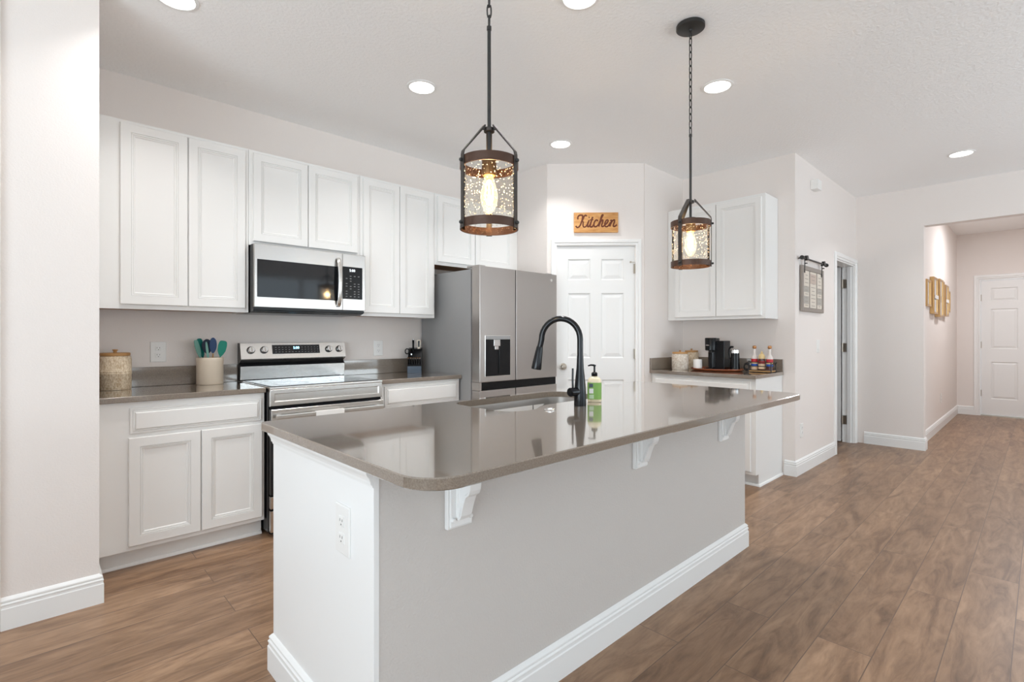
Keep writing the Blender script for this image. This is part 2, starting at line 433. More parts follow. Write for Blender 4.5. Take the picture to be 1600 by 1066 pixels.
def struct(name, bm, m, label=None): return obj(name, bm, m, kind='structure', label=label)

# ------------------------------------------------------------------ the room
CZ = 2.84
bm = BM(); box(bm, -3.2, 11.0, -3.7, 4.2, -0.1, 0); struct('floor', bm, 'floor', 'brown wood plank floor')
bm = BM(); box(bm, -3.2, 11.0, -3.7, 4.2, CZ, CZ+.1); struct('ceiling', bm, 'ceiling', 'white textured ceiling')
T = .12
bm = BM(); box(bm, .105, 3.6, 3.9, 4.02, 0, CZ); struct('wall_back', bm, 'wall', 'beige wall behind the range')
bm = BM(); box(bm, -3.1, .225, 3.0, 3.12, 0, CZ); box(bm, .105, .225, 3.12, 3.9, 0, CZ); struct('wall_left_return', bm, 'wall', 'beige wall ending at the left of the cabinets')
bm = BM(); box(bm, 3.48, 3.60, 3.19, 3.9, 0, CZ); struct('wall_pantry_left', bm, 'wall')
bm = BM(); box(bm, 4.13, 4.97, 2.555, 2.675, 0, CZ); struct('wall_pantry_right', bm, 'wall')
# diagonal wall with door opening; s along D, n into the pantry
P0 = Vector((3.487, 3.188)); D = Vector((math.sqrt(.5), -math.sqrt(.5))); NI = Vector((math.sqrt(.5), math.sqrt(.5)))
LD = .896
def diagbox(bm, s0, s1, n0, n1, z0, z1):
    vs = []
    for z in (z0, z1):
        for s, n_ in ((s0, n0), (s1, n0), (s1, n1), (s0, n1)):
            p = P0 + D*s + NI*n_; vs.append(bm.verts.new((p.x, p.y, z)))
    f = bm.faces.new
    f(vs[0:4][::-1]); f(vs[4:8])
    for i in range(4):
        j = (i+1) % 4; f((vs[i], vs[j], vs[4+j], vs[4+i]))
bm = BM(); diagbox(bm, 0, .088, 0, T, 0, CZ); diagbox(bm, .814, LD, 0, T, 0, CZ); diagbox(bm, .088, .814, 0, T, 2.075, CZ)
struct('wall_pantry_diagonal', bm, 'wall', 'angled beige wall holding the pantry door')
bm = BM(); box(bm, 4.853, 4.973, 1.62, 2.555, 0, CZ); struct('wall_coffee_nook', bm, 'wall')
# sign wall with doorway 6.11 - 6.87, wrapping the corner
bm = BM(); box(bm, 4.853, 6.11, 1.5, 1.62, 0, CZ); box(bm, 6.87, 7.07, 1.5, 1.62, 0, CZ); box(bm, 6.11, 6.87, 1.5, 1.62, 2.05, CZ)
struct('wall_sign_side', bm, 'wall', 'beige wall with the hanging grey sign and doorway')
bm = BM(); box(bm, 6.95, 7.07, .885, 1.5, 0, CZ); box(bm, 6.95, 7.07, -.75, .885, 2.42, CZ); box(bm, 6.95, 7.07, -3.6, -.75, 0, CZ)
struct('wall_right', bm, 'wall', 'beige wall with the wide opening to the hall')
bm = BM(); box(bm, 7.07, 10.82, .95, 1.07, 0, CZ); struct('wall_hall_left', bm, 'wall')
bm = BM(); box(bm, 7.07, 10.82, -1.02, -.9, 0, CZ); struct('wall_hall_right', bm, 'wall')
bm = BM(); box(bm, 10.7, 10.82, -.9, -.27, 0, CZ); box(bm, 10.7, 10.82, .69, .95, 0, CZ); box(bm, 10.7, 10.82, -.27, .69, 2.12, CZ)
struct('wall_hall_end', bm, 'wall')
# side room behind the open door
bm = BM(); box(bm, 6.0, 7.07, 3.3, 3.4, 0, CZ); box(bm, 5.0, 5.12, 1.62, 3.4, 0, CZ); box(bm, 6.98, 7.07, 1.62, 3.3, 0, CZ); box(bm, 5.12, 6.0, 3.3, 3.4, 0, CZ)
struct('wall_side_room', bm, 'wall')
# walls behind the camera, with windows
bm = BM()
box(bm, -3.12, -3.0, -3.6, -2.4, 0, CZ); box(bm, -3.12, -3.0, 1.8, 3.0, 0, CZ); box(bm, -3.12, -3.0, -2.4, 1.8, 2.45, CZ); box(bm, -3.12, -3.0, -2.4, 1.8, 0, .25)
struct('wall_left', bm, 'wall')
bm = BM()
box(bm, -3.0, 6.95, -3.62, -3.5, 0, .45); box(bm, -3.0, 6.95, -3.62, -3.5, 2.45, CZ)
for a, b_ in ((-3.0, -1.0), (1.4, 2.8), (6.4, 6.95)): box(bm, a, b_, -3.62, -3.5, .45, 2.45)
struct('wall_front', bm, 'wall')
def window(n, x0, x1, y0, y1, z0, z1):
    o = thing('window_%d' % n, 'window behind the camera', None, ((x0+x1)/2, (y0+y1)/2, z0)); o['kind'] = 'structure'
    bm = BM(); f = .06
    if x1-x0 > y1-y0:
        box(bm, x0, x1, y0, y1, z0, z0+f); box(bm, x0, x1, y0, y1, z1-f, z1)
        k = max(2, round((x1-x0)/1.1))
        for i in range(k+1):
            c = x0+f/2+(x1-x0-f)*i/k; box(bm, c-f/2, c+f/2, y0, y1, z0+f, z1-f)
        g = BM(); box(g, x0+f, x1-f, (y0+y1)/2-.003, (y0+y1)/2+.003, z0+f, z1-f)
    else:
        box(bm, x0, x1, y0, y1, z0, z0+f); box(bm, x0, x1, y0, y1, z1-f, z1)
        k = max(2, round((y1-y0)/1.1))
        for i in range(k+1):
            c = y0+f/2+(y1-y0-f)*i/k; box(bm, x0, x1, c-f/2, c+f/2, z0+f, z1-f)
        g = BM(); box(g, (x0+x1)/2-.003, (x0+x1)/2+.003, y0+f, y1-f, z0+f, z1-f)
    obj('window_frame', bm, 'trim', o); obj('pane', g, 'window_glass', o)
window(1, -3.1, -3.02, -2.4, 1.8, .25, 2.45)
window(2, 2.8, 6.4, -3.6, -3.52, .45, 2.45)
window(3, -1.0, 1.4, -3.6, -3.52, .45, 2.45)

BP = [(0, 0), (.016, 0), (.016, .088), (.013, .092), (.0125, .100), (.015, .103), (.015, .108), (.010, .113), (.0125, .118), (.012, .123), (.007, .129), (.002, .134), (0, .135)]
def baseboard(side, *paths):
    bm = BM()
    for p in paths: sweep(bm, p, BP)
    return struct('baseboard_'+side, bm, 'trim', None)
# travel so that the room is on the right-hand side
baseboard('left_return', [(-.095, 3.0), (.225, 3.0), (.225, 3.33)][::1])
baseboard('coffee_corner', [(4.853, 1.585), (4.853, 1.5), (6.045, 1.5)][::1])
baseboard('right', [(6.95, 1.42), (6.95, .885), (7.07, .885), (7.07, .95)][::1])
baseboard('hall_left', [(7.07, .95), (10.7, .95), (10.7, .745)])
baseboard('hall_right', [(10.7, -.33), (10.7, -.9), (7.07, -.9), (7.07, -.75), (6.95, -.75), (6.95, -3.5)])
baseboard('front', [(6.95, -3.5), (-3.0, -3.5), (-3.0, 3.0), (-.25, 3.0)])

def casing(bm, O, U, Nn, w_, h_, cw=.058, t=.017):
    """door casing: opening width w_ (from O along U) and height h_; Nn out of the wall"""
    O, U, Nn = Vector(O), Vector(U), Vector(Nn); V = Vector((0, 0, 1))
    prof = [(0, 0), (0, t*.45), (.008, t*.6), (.018, t*.55), (.026, t), (cw-.006, t), (cw, t*.7), (cw, 0)]
    pts = []
    for q, d in prof:
        pts.append([O+U*(-q)+Nn*d, O+U*(-q)+V*(h_+q)+Nn*d, O+U*(w_+q)+V*(h_+q)+Nn*d, O+U*(w_+q)+Nn*d])
    vs = [[bm.verts.new(p) for p in r] for r in pts]
    for a, b in zip(vs, vs[1:]):
        for i in range(3): bm.faces.new((a[i], a[i+1], b[i+1], b[i]))
    a, b = vs[-1], vs[0]
    for i in range(3): bm.faces.new((a[i], a[i+1], b[i+1], b[i]))
    bm.faces.new([r[0] for r in vs]); bm.faces.new([r[3] for r in vs][::-1])
    return bm
def sixpanel(w_, h_):
    st = .11 if w_ > .8 else .098; mid = .10
    cw_ = (w_-2*st-mid)/2
    us = [0, st, st+cw_, st+cw_+mid, st+2*cw_+mid, w_]
    k = h_/2.03
    vs = [0, .24*k, .80*k, 1.0*k, 1.60*k, 1.72*k, 1.915*k, h_]
    return us, vs, {(i, j) for i in (1, 3) for j in (1, 3, 5)}

# pantry door (door_1), local frame: x along the wall, y into the pantry
RZ = -PI/4
d1 = thing('door_1', 'white six-panel pantry door in the angled wall', None, (P0.x, P0.y, 0), rz=RZ); d1['kind'] = 'structure'
bm = BM(); us, vs, pn = sixpanel(.716, 2.05); paneldoor(bm, us, vs, pn, .035)
bmesh.ops.translate(bm, vec=(.093, .012, .018), verts=bm.verts); obj('door_leaf', bm, 'door', d1, local=True)
bm = BM(); casing(bm, (.085, 0, 0), (1, 0, 0), (0, -1, 0), .732, 2.078, .052); obj('door_casing', bm, 'trim', d1, local=True)
bm = BM()
box(bm, .0885, .0925, .002, .118, 0, 2.07); box(bm, .8095, .8135, .002, .118, 0, 2.07); box(bm, .0925, .8095, .002, .118, 2.0705, 2.0745)
obj('door_jamb', bm, 'trim', d1, local=True)
bm = BM(); lathe(bm, [(0, -.062), (.018, -.060), (.027, -.050), (.028, -.042), (.022, -.032), (.011, -.026), (.010, -.008), (.032, -.006), (.033, 0)], (.148, .012, .947), 24, 'y'); obj('door_knob', bm, 'nickel', d1, smooth=True, local=True)
for z in (.28, 1.067, 1.86):
    bm = BM(); cyl(bm, (.812, -.004, z-.045), .0065, .09); box(bm, .800, .812, .004, .010, z-.045, z+.045)
    obj('door_hinge', bm, 'nickel', d1, local=True)
bm = BM(); tube(bm, [(.812, -.006, 1.915), (.798, -.03, 1.915), (.77, -.035, 1.915)], .003); cyl(bm, (.765, -.035, 1.907), .008, .016)
obj('hinge_door_stop', bm, 'nickel', d1, local=True)

# side-room door (door_2) open into the side room
d2 = thing('door_2', 'white doorway with open door beside the hanging grey sign', None, (6.49, 1.56, 0)); d2['kind'] = 'structure'
bm = BM(); casing(bm, (6.11, 1.5, 0), (1, 0, 0), (0, -1, 0), .76, 2.05, .066, .02); obj('door_casing', bm, 'trim', d2)
bm = BM(); box(bm, 6.1105, 6.126, 1.503, 1.617, 0, 2.049); box(bm, 6.854, 6.8695, 1.503, 1.617, 0, 2.049); box(bm, 6.126, 6.854, 1.503, 1.617, 2.034, 2.049)
box(bm, 6.842, 6.854, 1.53, 1.565, 0, 2.034); box(bm, 6.126, 6.138, 1.53, 1.565, 0, 2.034)
obj('door_jamb', bm, 'trim', d2)
bm = BM(); us, vs, pn = sixpanel(.73, 2.02); paneldoor(bm, us, vs, pn, .035)
bmesh.ops.rotate(bm, cent=(0, 0, 0), matrix=Matrix.Rotation(math.radians(94), 3, 'Z'), verts=bm.verts)
bmesh.ops.translate(bm, vec=(6.850, 1.628, .012), verts=bm.verts); obj('door_leaf', bm, 'door', d2)
for z in (.26, 1.10, 1.84):
    bm = BM(); cyl(bm, (6.838, 1.612, z-.05), .007, .10); box(bm, 6.841, 6.845, 1.57, 1.612, z-.05, z+.05); obj('door_hinge', bm, 'nickel', d2)
# front door (door_3)
d3 = thing('door_3', 'white six-panel entry door at the end of the hall', None, (10.7, .21, 0)); d3['kind'] = 'structure'
bm = BM(); us, vs, pn = sixpanel(.914, 2.07); paneldoor(bm, us, vs, pn, .04, .012, .025)
bmesh.ops.rotate(bm, cent=(0, 0, 0), matrix=Matrix.Rotation(-PI/2, 3, 'Z'), verts=bm.verts)
bmesh.ops.translate(bm, vec=(10.72, .667, .022), verts=bm.verts); obj('door_leaf', bm, 'door', d3)
bm = BM(); casing(bm, (10.7, .69, 0), (0, -1, 0), (-1, 0, 0), .96, 2.12, .06, .018); obj('door_casing', bm, 'trim', d3)
bm = BM(); box(bm, 10.703, 10.817, .670, .689, 0, 2.119); box(bm, 10.703, 10.817, -.269, -.25, 0, 2.119); box(bm, 10.703, 10.817, -.25, .670, 2.096, 2.119); obj('door_jamb', bm, 'trim', d3)
bm = BM(); box(bm, 10.69, 10.80, -.249, .669, 0, .018); obj('door_threshold', bm, 'nickel', d3)
for z in (.35, 1.1, 1.83):
    bm = BM(); cyl(bm, (10.712, .669, z-.05), .008, .10); obj('door_hinge', bm, 'nickel', d3)
bm = BM(); lathe(bm, [(0, -.06), (.02, -.058), (.028, -.045), (.02, -.032), (.011, -.026), (.011, -.006), (.032, -.005), (.032, 0)], (10.72, -.19, .95), 20, 'x'); obj('door_knob', bm, 'nickel', d3, smooth=True)
# casing strip at the far left of the picture
bm = BM(); box(bm, -.165, -.095, 2.982, 3.0, 0, CZ-.002, .004); struct('trim_1', bm, 'trim', 'white casing board at the left edge')

# ------------------------------------------------------------------ cabinets
def upper(label, x0, x1, z0, z1, doors, yf=3.582, group='white upper cabinets on the range wall', fill=None):
    t = thing('upper_cabinet', label, 'cabinet', ((x0+x1)/2, 3.74, z0), group)
    bm = BM(); box(bm, x0, x1, yf+.02, 3.898, z0+.012, z1)
    box(bm, x0, x1, yf, yf+.02, z0, z1, .001)
    box(bm, x0, x0+.016, yf+.02, 3.898, z0, z0+.012); box(bm, x1-.016, x1, yf+.02, 3.898, z0, z0+.012)
    obj('cabinet_body', bm, 'cab', t)
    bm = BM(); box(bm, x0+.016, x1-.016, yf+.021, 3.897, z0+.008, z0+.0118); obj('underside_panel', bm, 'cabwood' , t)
    for a, b_ in doors:
        obj('door', slabfront((a, yf, z0+.026), (1, 0, 0), (0, 0, 1), (0, -1, 0), b_-a, z1-z0-.046), 'cab', t)
    return t
upper('tall white two-door upper cabinet left of the microwave', .228, 1.026, 1.385, 2.455, [(.358, .683), (.688, 1.004)])
upper('short white two-door upper cabinet above the microwave', 1.028, 1.806, 1.83, 2.455, [(1.052, 1.408), (1.413, 1.782)])
upper('tall white narrow two-door upper cabinet between microwave and refrigerator', 1.808, 2.49, 1.385, 2.455, [(1.83, 2.143), (2.148, 2.468)])
upper('short white two-door upper cabinet above the refrigerator', 2.492, 3.478, 1.845, 2.455, [(2.516, 2.925), (2.932, 3.40)])

def base(label, x0, x1, fronts, doors, yf=3.31, ends=None, x_f0=None):
    t = thing('base_cabinet', label, 'cabinet', ((x0+x1)/2, 3.6, 0), 'white base cabinets on the range wall')
    bm = BM(); box(bm, x0, x1, yf+.075, 3.88, .0, .1); box(bm, x0, x1, yf+.02, 3.88, .1, .882); box(bm, x0, x1, yf, yf+.02, .1, .882, .001)
    obj('cabinet_body', bm, 'cab', t)
    bm = BM(); box(bm, x0, x1, yf+.06, yf+.074, .0, .1); sweep(bm, [(x0, yf+.0595), (x1, yf+.0595)], [(0, 0), (.014, 0), (.013, .008), (.008, .016), (0, .019)])
    obj('toe_kick', bm, 'cab', t)
    for a, b_, c, d in fronts: obj('drawer_front', slabfront((a, yf, c), (1, 0, 0), (0, 0, 1), (0, -1, 0), b_-a, d-c, DRWR), 'cab', t)
    for a, b_, c, d in doors: obj('door', slabfront((a, yf, c), (1, 0, 0), (0, 0, 1), (0, -1, 0), b_-a, d-c), 'cab', t)
base('white base cabinet with wide drawer front and two doors left of the range', .228, 1.038, [(.372, 1.020, .715, .85)], [(.366, .694, .125, .695), (.700, 1.022, .125, .695)])
base('white base cabinet between the range and the refrigerator', 1.812, 2.545, [(1.86, 2.525, .715, .862)], [(1.86, 2.19, .125, .695), (2.196, 2.525, .125, .695)])

def counter(label, x0, x1, y0, y1, splashes, group='grey quartz counters'):
    t = thing('countertop', label, 'countertop', ((x0+x1)/2, (y0+y1)/2, .883), group)
    bm = BM(); slab_with_hole(bm, [(x0, y0), (x1, y0), (x1, y1), (x0, y1)], .914, .884); obj('counter_slab', bm, 'quartz', t)
    for s in splashes:
        bm = BM(); box(bm, *s, .0015, 1); obj('backsplash', bm, 'quartz', t)
counter('grey quartz countertop left of the range', .228, 1.04, 3.285, 3.898, [(.249, 1.04, 3.879, 3.898, .9145, 1.035), (.228, .248, 3.30, 3.898, .9145, 1.035)])
counter('grey quartz countertop between range and refrigerator', 1.812, 2.553, 3.285, 3.898, [(1.812, 2.553, 3.879, 3.898, .9145, 1.035)])
counter('grey quartz countertop under the coffee maker', 4.215, 4.851, 1.592, 2.553, [(4.832, 4.851, 1.592, 2.533, .9145, 1.025), (4.215, 4.851, 2.534, 2.553, .9145, 1.025)])

# coffee cabinets (fronts face -x)
t = thing('base_cabinet', 'white base cabinet under the coffee maker', 'cabinet', (4.55, 2.08, 0))
bm = BM(); box(bm, 4.252, 4.851, 1.615, 2.553, .1, .882); box(bm, 4.325, 4.851, 1.615, 2.553, 0, .1); box(bm, 4.25, 4.30, 1.615, 2.553, .1, .11)
obj('cabinet_body', bm, 'cab', t)
bm = BM(); box(bm, 4.31, 4.851, 1.603, 1.6145, 0, .882); box(bm, 4.25, 4.31, 1.603, 1.6145, .1, .882); obj('side_panel', bm, 'cab', t)
bm = BM(); sweep(bm, [(4.31, 2.553), (4.31, 1.602), (4.851, 1.602)][::-1], [(0, 0), (-.014, 0), (-.013, .008), (-.008, .016), (0, .019)]); obj('shoe_molding', bm, 'trim', t)
obj('drawer_front', slabfront((4.25, 2.53, .715), (0, -1, 0), (0, 0, 1), (-1, 0, 0), .89, .145, DRWR), 'cab', t)
for a in (2.53, 2.083): obj('door', slabfront((4.25, a, .125), (0, -1, 0), (0, 0, 1), (-1, 0, 0), .443, .57), 'cab', t)
t = thing('upper_cabinet', 'white two-door upper cabinet above the coffee maker', 'cabinet', (4.7, 2.1, 1.385))
bm = BM(); box(bm, 4.576, 4.851, 1.64, 2.553, 1.397, 2.462); box(bm, 4.556, 4.576, 1.64, 2.553, 1.385, 2.462, .001); box(bm, 4.576, 4.851, 1.64, 1.655, 1.385, 1.397); obj('cabinet_body', bm, 'cab', t)
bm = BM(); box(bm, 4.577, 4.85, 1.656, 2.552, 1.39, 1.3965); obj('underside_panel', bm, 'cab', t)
for a, b_ in ((2.475, 2.069), (2.063, 1.668)): obj('door', slabfront((4.556, a, 1.411), (0, -1, 0), (0, 0, 1), (-1, 0, 0), a-b_, 1.025), 'cab', t)

# ------------------------------------------------------------------ island
t = thing('kitchen_island', 'long kitchen island with grey painted front and white end panel', 'kitchen island', (1.84, 1.57, 0))
IX0, IX1, IY0, IY1 = .662, 3.027, 1.204, 1.955
SKX0, SKX1, SKY0, SKY1 = 1.36, 2.26, 1.49, IY1
bm = BM(); box(bm, IX0, IX1, IY0, 1.32, 0, .882); obj('island_wall', bm, 'island_paint', t)
bm = BM()
box(bm, IX0, SKX0, 1.321, IY1-.02, .1, .882); box(bm, SKX1, IX1, 1.321, IY1-.02, .1, .882); box(bm, SKX0, SKX1, 1.321, IY1-.02, .1, .66); box(bm, IX0, IX1, 1.321, IY1-.08, 0, .1); box(bm, SKX0, SKX1, 1.321, 1.46, .66, .882)
obj('cabinet_body', bm, 'cab', t)
xs = [.69, 1.10, 1.55, 2.0, 2.45, 3.0]
for a, b_ in zip(xs, xs[1:]):
    obj('door', slabfront((b_-.005, IY1-.02, .12), (-1, 0, 0), (0, 0, 1), (0, 1, 0), b_-a-.01, .56), 'cab', t)
    obj('drawer_front', slabfront((b_-.005, IY1-.02, .70), (-1, 0, 0), (0, 0, 1), (0, 1, 0), b_-a-.01, .15, DRWR), 'cab', t)
bm = BM(); box(bm, .645, .6615, IY0-.002, IY1, 0, .882, .0008, 1); obj('end_panel', bm, 'trim', t)
CM = [(0, .834), (.003, .834), (.004, .840), (.008, .843), (.009, .850), (.013, .860), (.019, .868), (.021, .873), (.021, .8825), (0, .8825)]
bm = BM(); sweep(bm, [(.645, IY0-.002), (.645, IY1)][::-1], CM); 
obj('crown_molding', bm, 'trim', t)
bm = BM(); sweep(bm, [(IX0+.03, IY1), (.645, IY1), (.645, 1.2035), (IX1, 1.2035), (IX1, IY1-.03)], [(o, z) for o, z in BP]); obj('baseboard', bm, 'trim', t)
def corbel(x):
    bm = BM()
    # back plate with beaded edges
    box(bm, x, x+.092, 1.188, 1.2035, .665, .8825, .002, 1)
    box(bm, x+.006, x+.086, 1.181, 1.188, .671, .8825, .002, 1)
    c = obj('corbel', bm, 'trim', t)
    prof = [(0, .8825), (-.118, .8825), (-.116, .868), (-.108, .852), (-.094, .838), (-.074, .820), (-.066, .806), (-.0635, .788), (-.058, .776), (-.044, .766), (-.036, .748), (-.029, .728), (-.022, .706), (-.015, .695), (-.006, .692), (0, .697)]
    bm = BM(); prism(bm, [(1.181+u, z) for u, z in prof], .040, (x+.026, 0, 0), (0, 1, 0), (0, 0, 1), (1, 0, 0))
    bmesh.ops.recalc_face_normals(bm, faces=bm.faces)
    side = [f for f in bm.faces if abs(f.normal.x) > .9]
    r = bmesh.ops.inset_individual(bm, faces=side, thickness=.006, depth=0)
    r = bmesh.ops.inset_individual(bm, faces=side, thickness=.004, depth=-.004)
    obj('bracket_arm', bm, 'trim', c)
    for k in (.014, .078):
        bm = BM(); lathe(bm, [(0, -.009), (.005, -.008), (.007, -.004), (.0075, 0)], (x+k, 1.181, .694), 12, 'y'); obj('bolt_cap', bm, 'trim', c, smooth=True)
for x in (.872, 1.850, 2.672): corbel(x)

# island countertop with sink opening
outer = rrect(.607, 3.085, .908, 1.985, [.075, .02, .02, .105], 10)
sink = [(1.425, 1.84), (1.42, 1.62), (1.43, 1.565), (1.46, 1.528), (1.51, 1.508), (1.56, 1.508), (1.60, 1.52), (1.645, 1.553), (1.69, 1.573), (1.74, 1.58), (2.10, 1.58), (2.155, 1.595), (2.19, 1.635), (2.20, 1.69), (2.20, 1.84), (2.19, 1.895), (2.155, 1.928), (2.10, 1.94), (1.53, 1.94), (1.475, 1.928), (1.438, 1.895)]
def smooth_loop(p, it=2):
    for _ in range(it):
        q = []
        for i in range(len(p)):
            a, b = p[i], p[(i+1) % len(p)]
            q += [(a[0]*.75+b[0]*.25, a[1]*.75+b[1]*.25), (a[0]*.25+b[0]*.75, a[1]*.25+b[1]*.75)]
        p = q
    return p
sink = smooth_loop(sink, 2)
bm = BM(); slab_with_hole(bm, outer, .914, .884, sink)
tag(obj('countertop', bm, 'quartz'), 'large grey quartz island countertop with rounded corners and sink cutout', 'countertop', 'grey quartz counters')
t = thing('sink', 'undermount stainless steel sink set into the island countertop', 'sink', (1.8, 1.72, .70))
bm = BM()
def lp(pts, z): return [bm.verts.new((x, y, z)) for x, y in pts]
s1 = offset_loop(sink, -.012); s2 = offset_loop(sink, -.002); s3 = offset_loop(sink, .012); s4 = offset_loop(sink, .045)
LL = [lp(s1, .8835), lp(s2, .8835), lp(sink, .875), lp(s3, .72), lp(s4, .70), ]
for a, b in zip(LL, LL[1:]):
    for i in range(len(a)): j = (i+1) % len(a); bm.faces.new((a[i], a[j], b[j], b[i]))
bm.faces.new(LL[-1])
o = obj('basin', bm, 'sinksteel', t, smooth=True)
bm = BM(); lathe(bm, [(.045, .003), (.045, .005), (.038, .005), (.03, .001), (0, .001)], (1.82, 1.76, .70), 24, cap=False); obj('drain', bm, 'chrome', t, smooth=True)

# faucet
fx, fy = 1.808, 1.452
t = thing('faucet', 'black gooseneck pull-down faucet behind the island sink', 'faucet', (fx, fy, .914))
bm = BM(); lathe(bm, [(0, .914), (.0275, .914), (.028, .918), (.027, .975), (.0262, .99), (.0245, 1.01), (.021, 1.045), (.0165, 1.085), (.015, 1.12), (.0145, 1.14), (0, 1.141)], (fx, fy, 0), 32)
obj('faucet_body', bm, 'faucet', t, smooth=True)
dirx, diry = -0.60, 0.80
pts = [(0, 1.125), (0, 1.20)]
R_ = .088
for k in range(0, 17):
    a = PI*k/16*1.0
    pts.append((R_*(1-math.cos(a)), 1.215+R_*1.08*math.sin(a)))
pts += [(2*R_+.004, 1.195), (2*R_+.008, 1.180)]
bm = BM(); tube(bm, [(fx+dirx*u, fy+diry*u, z) for u, z in pts], .0135, 16); obj('spout', bm, 'faucet', t, smooth=True)
ex, ez = 2*R_+.008, 1.182
bm = BM(); hd = [(fx+dirx*(ex+k*.16), fy+diry*(ex+k*.16), ez-k) for k in (0, .004, .03, .07, .098, .105)]
tube(bm, hd, [.0145, .0155, .018, .0215, .0235, .0225], 24); obj('spray_head', bm, 'faucet', t, smooth=True)
bm = BM(); hx, hy = -.99, .12
tube(bm, [(fx+hx*k, fy+hy*k, .978) for k in (.015, .060, .064)], [.0195, .0205, .0190], 24); obj('valve_hub', bm, 'faucet', t, smooth=True)
bm = BM(); tube(bm, [(fx+hx*.045, fy+hy*.045, .99), (fx+hx*.047, fy+hy*.047, 1.03), (fx+hx*.046, fy+hy*.046, 1.085)], [.0048, .0045, .0042], 10); obj('lever_handle', bm, 'faucet', t, smooth=True)

t = thing('sink_hole_cover', 'small round chrome cap on the island countertop beside the faucet', 'fitting', (1.602, 1.452, .914))
bm = BM(); lathe(bm, [(0, .9142), (.024, .9142), (.0245, .917), (.022, .9195), (.014, .920)], (1.602, 1.452, 0), 24, cap=False); obj('flange', bm, 'chrome', t, smooth=True)
bm = BM(); lathe(bm, [(.0138, .920), (.0138, .9225), (.010, .924), (0, .924)], (1.602, 1.452, 0), 24, cap=False); obj('button', bm, 'chrome', t, smooth=True)

t = thing('soap_dispenser', 'hand soap bottle with green label and black pump beside the faucet', 'soap bottle', (1.958, 1.485, 0), rz=math.radians(-50))
sx = sy = 0.0
SP = rrect(-.033, .033, -.023, .023, .020, 5)
bm = BM(); rgs = []
for z, s in ((.9145, .93), (.917, 1), (1.010, 1), (1.022, .93), (1.031, .72), (1.035, .42), (1.038, .40)):
    rgs.append([bm.verts.new((x*s, y*s, z)) for x, y in SP])
for a, b in zip(rgs, rgs[1:]):
    for i in range(len(a)): j = (i+1) % len(a); bm.faces.new((a[i], a[j], b[j], b[i]))
bm.faces.new(rgs[0][::-1]); bm.faces.new(rgs[-1])
bt = obj('bottle', bm, 'soap', t, smooth=True, local=True)
bm = BM(); k = 1.012; a = [bm.verts.new((x*k, y*k, .928)) for x, y in SP]; b = [bm.verts.new((x*k, y*k, 1.008)) for x, y in SP]
for i in range(len(SP)): j = (i+1) % len(SP); bm.faces.new((a[i], a[j], b[j], b[i]))
obj('label', bm, 'labelgreen', bt, local=True)
for u0, u1, z0, z1, mt in ((-.026, -.006, .957, .980, 'paper'), (-.026, -.008, .986, 1.003, 'slate'), (-.026, -.004, .932, .951, 'softgreen')):
    bm = BM(); box(bm, u0, u1, -.0241, -.0234, z0, z1); obj('label_patch', bm, mt, bt, local=True)
bm = BM(); lathe(bm, [(.0135, 1.038), (.0145, 1.040), (.0145, 1.052), (.010, 1.057), (.0045, 1.059), (.0045, 1.084), (.007, 1.086), (.007, 1.092), (0, 1.093)], (0, 0, 0), 20)
tube(bm, [(0, 0, 1.090), (-.018, -.002, 1.091), (-.031, -.003, 1.087)], [.0045, .004, .003], 8); obj('pump', bm, 'black', t, smooth=True, local=True)

# ------------------------------------------------------------------ range
t = thing('range', 'stainless steel electric range with glass cooktop between the base cabinets', 'stove', (1.425, 3.56, 0))
RX0, RX1 = 1.046, 1.806
bm = BM(); box(bm, RX0, RX1, 3.262, 3.895, .03, .905); obj('range_body', bm, 'black', t)
for x in (RX0+.04, RX1-.04):
    bm = BM(); cyl(bm, (x, 3.32, 0), .016, .03); obj('foot', bm, 'dark', t)
bm = BM(); box(bm, RX0, RX1, 3.235, 3.83, .905, .918, .003); obj('cooktop_rim', bm, 'steelh', t)
bm = BM(); box(bm, RX0+.018, RX1-.018, 3.262, 3.815, .918, .9215, .001, 1); ct = obj('cooktop_glass', bm, 'blackglass', t)
for bx, by, r in ((1.24, 3.42, .115), (1.61, 3.42, .10), (1.24, 3.68, .085), (1.61, 3.68, .085), (1.425, 3.70, .05)):
    bm = BM(); lathe(bm, [(r, .9218), (r, .9221), (r-.004, .9221), (r-.004, .9218)], (bx, by, 0), 40, cap=False); obj('burner_ring', bm, 'shelf_grey', ct)
# front control trim panel
bm = BM()
f = ringpanel(bm, (RX0+.002, 3.262, .800), (1, 0, 0), (0, 0, 1), (0, -1, 0), RX1-RX0-.004, .105, [(0, 0), (0, .024), (.003, .027), (.026, .027), (.032, .020)])
bm.faces.new(f[::-1]); obj('front_panel', bm, 'steelh', t)
# oven door
bm = BM(); box(bm, RX0+.003, RX1-.003, 3.222, 3.262, .262, .782, .004); od = obj('oven_door', bm, 'blackglass', t)
bm = BM(); box(bm, RX0+.003, RX1-.003, 3.217, 3.2215, .695, .782, .002, 1); obj('steel_band', bm, 'steelh', od)
bm = BM(); box(bm, RX0+.02, RX1-.02, 3.172, 3.192, .728, .752, .004); box(bm, RX0+.035, RX0+.06, 3.192, 3.217, .730, .750); box(bm, RX1-.06, RX1-.035, 3.192, 3.217, .730, .750)
obj('door_handle', bm, 'steelh', od)
bm = BM(); box(bm, 1.305, 1.492, 3.1695, 3.1945, .7255, .7545, .002); obj('paper_sleeve', bm, 'paper', od, label='white paper sleeve around the oven handle')
bm = BM(); box(bm, RX0+.003, RX1-.003, 3.225, 3.262, .178, .252, .003); obj('drawer_handle_strip', bm, 'steelh', t)
bm = BM(); box(bm, RX0+.003, RX1-.003, 3.225, 3.262, .035, .165, .003); obj('storage_drawer', bm, 'steelh', t)
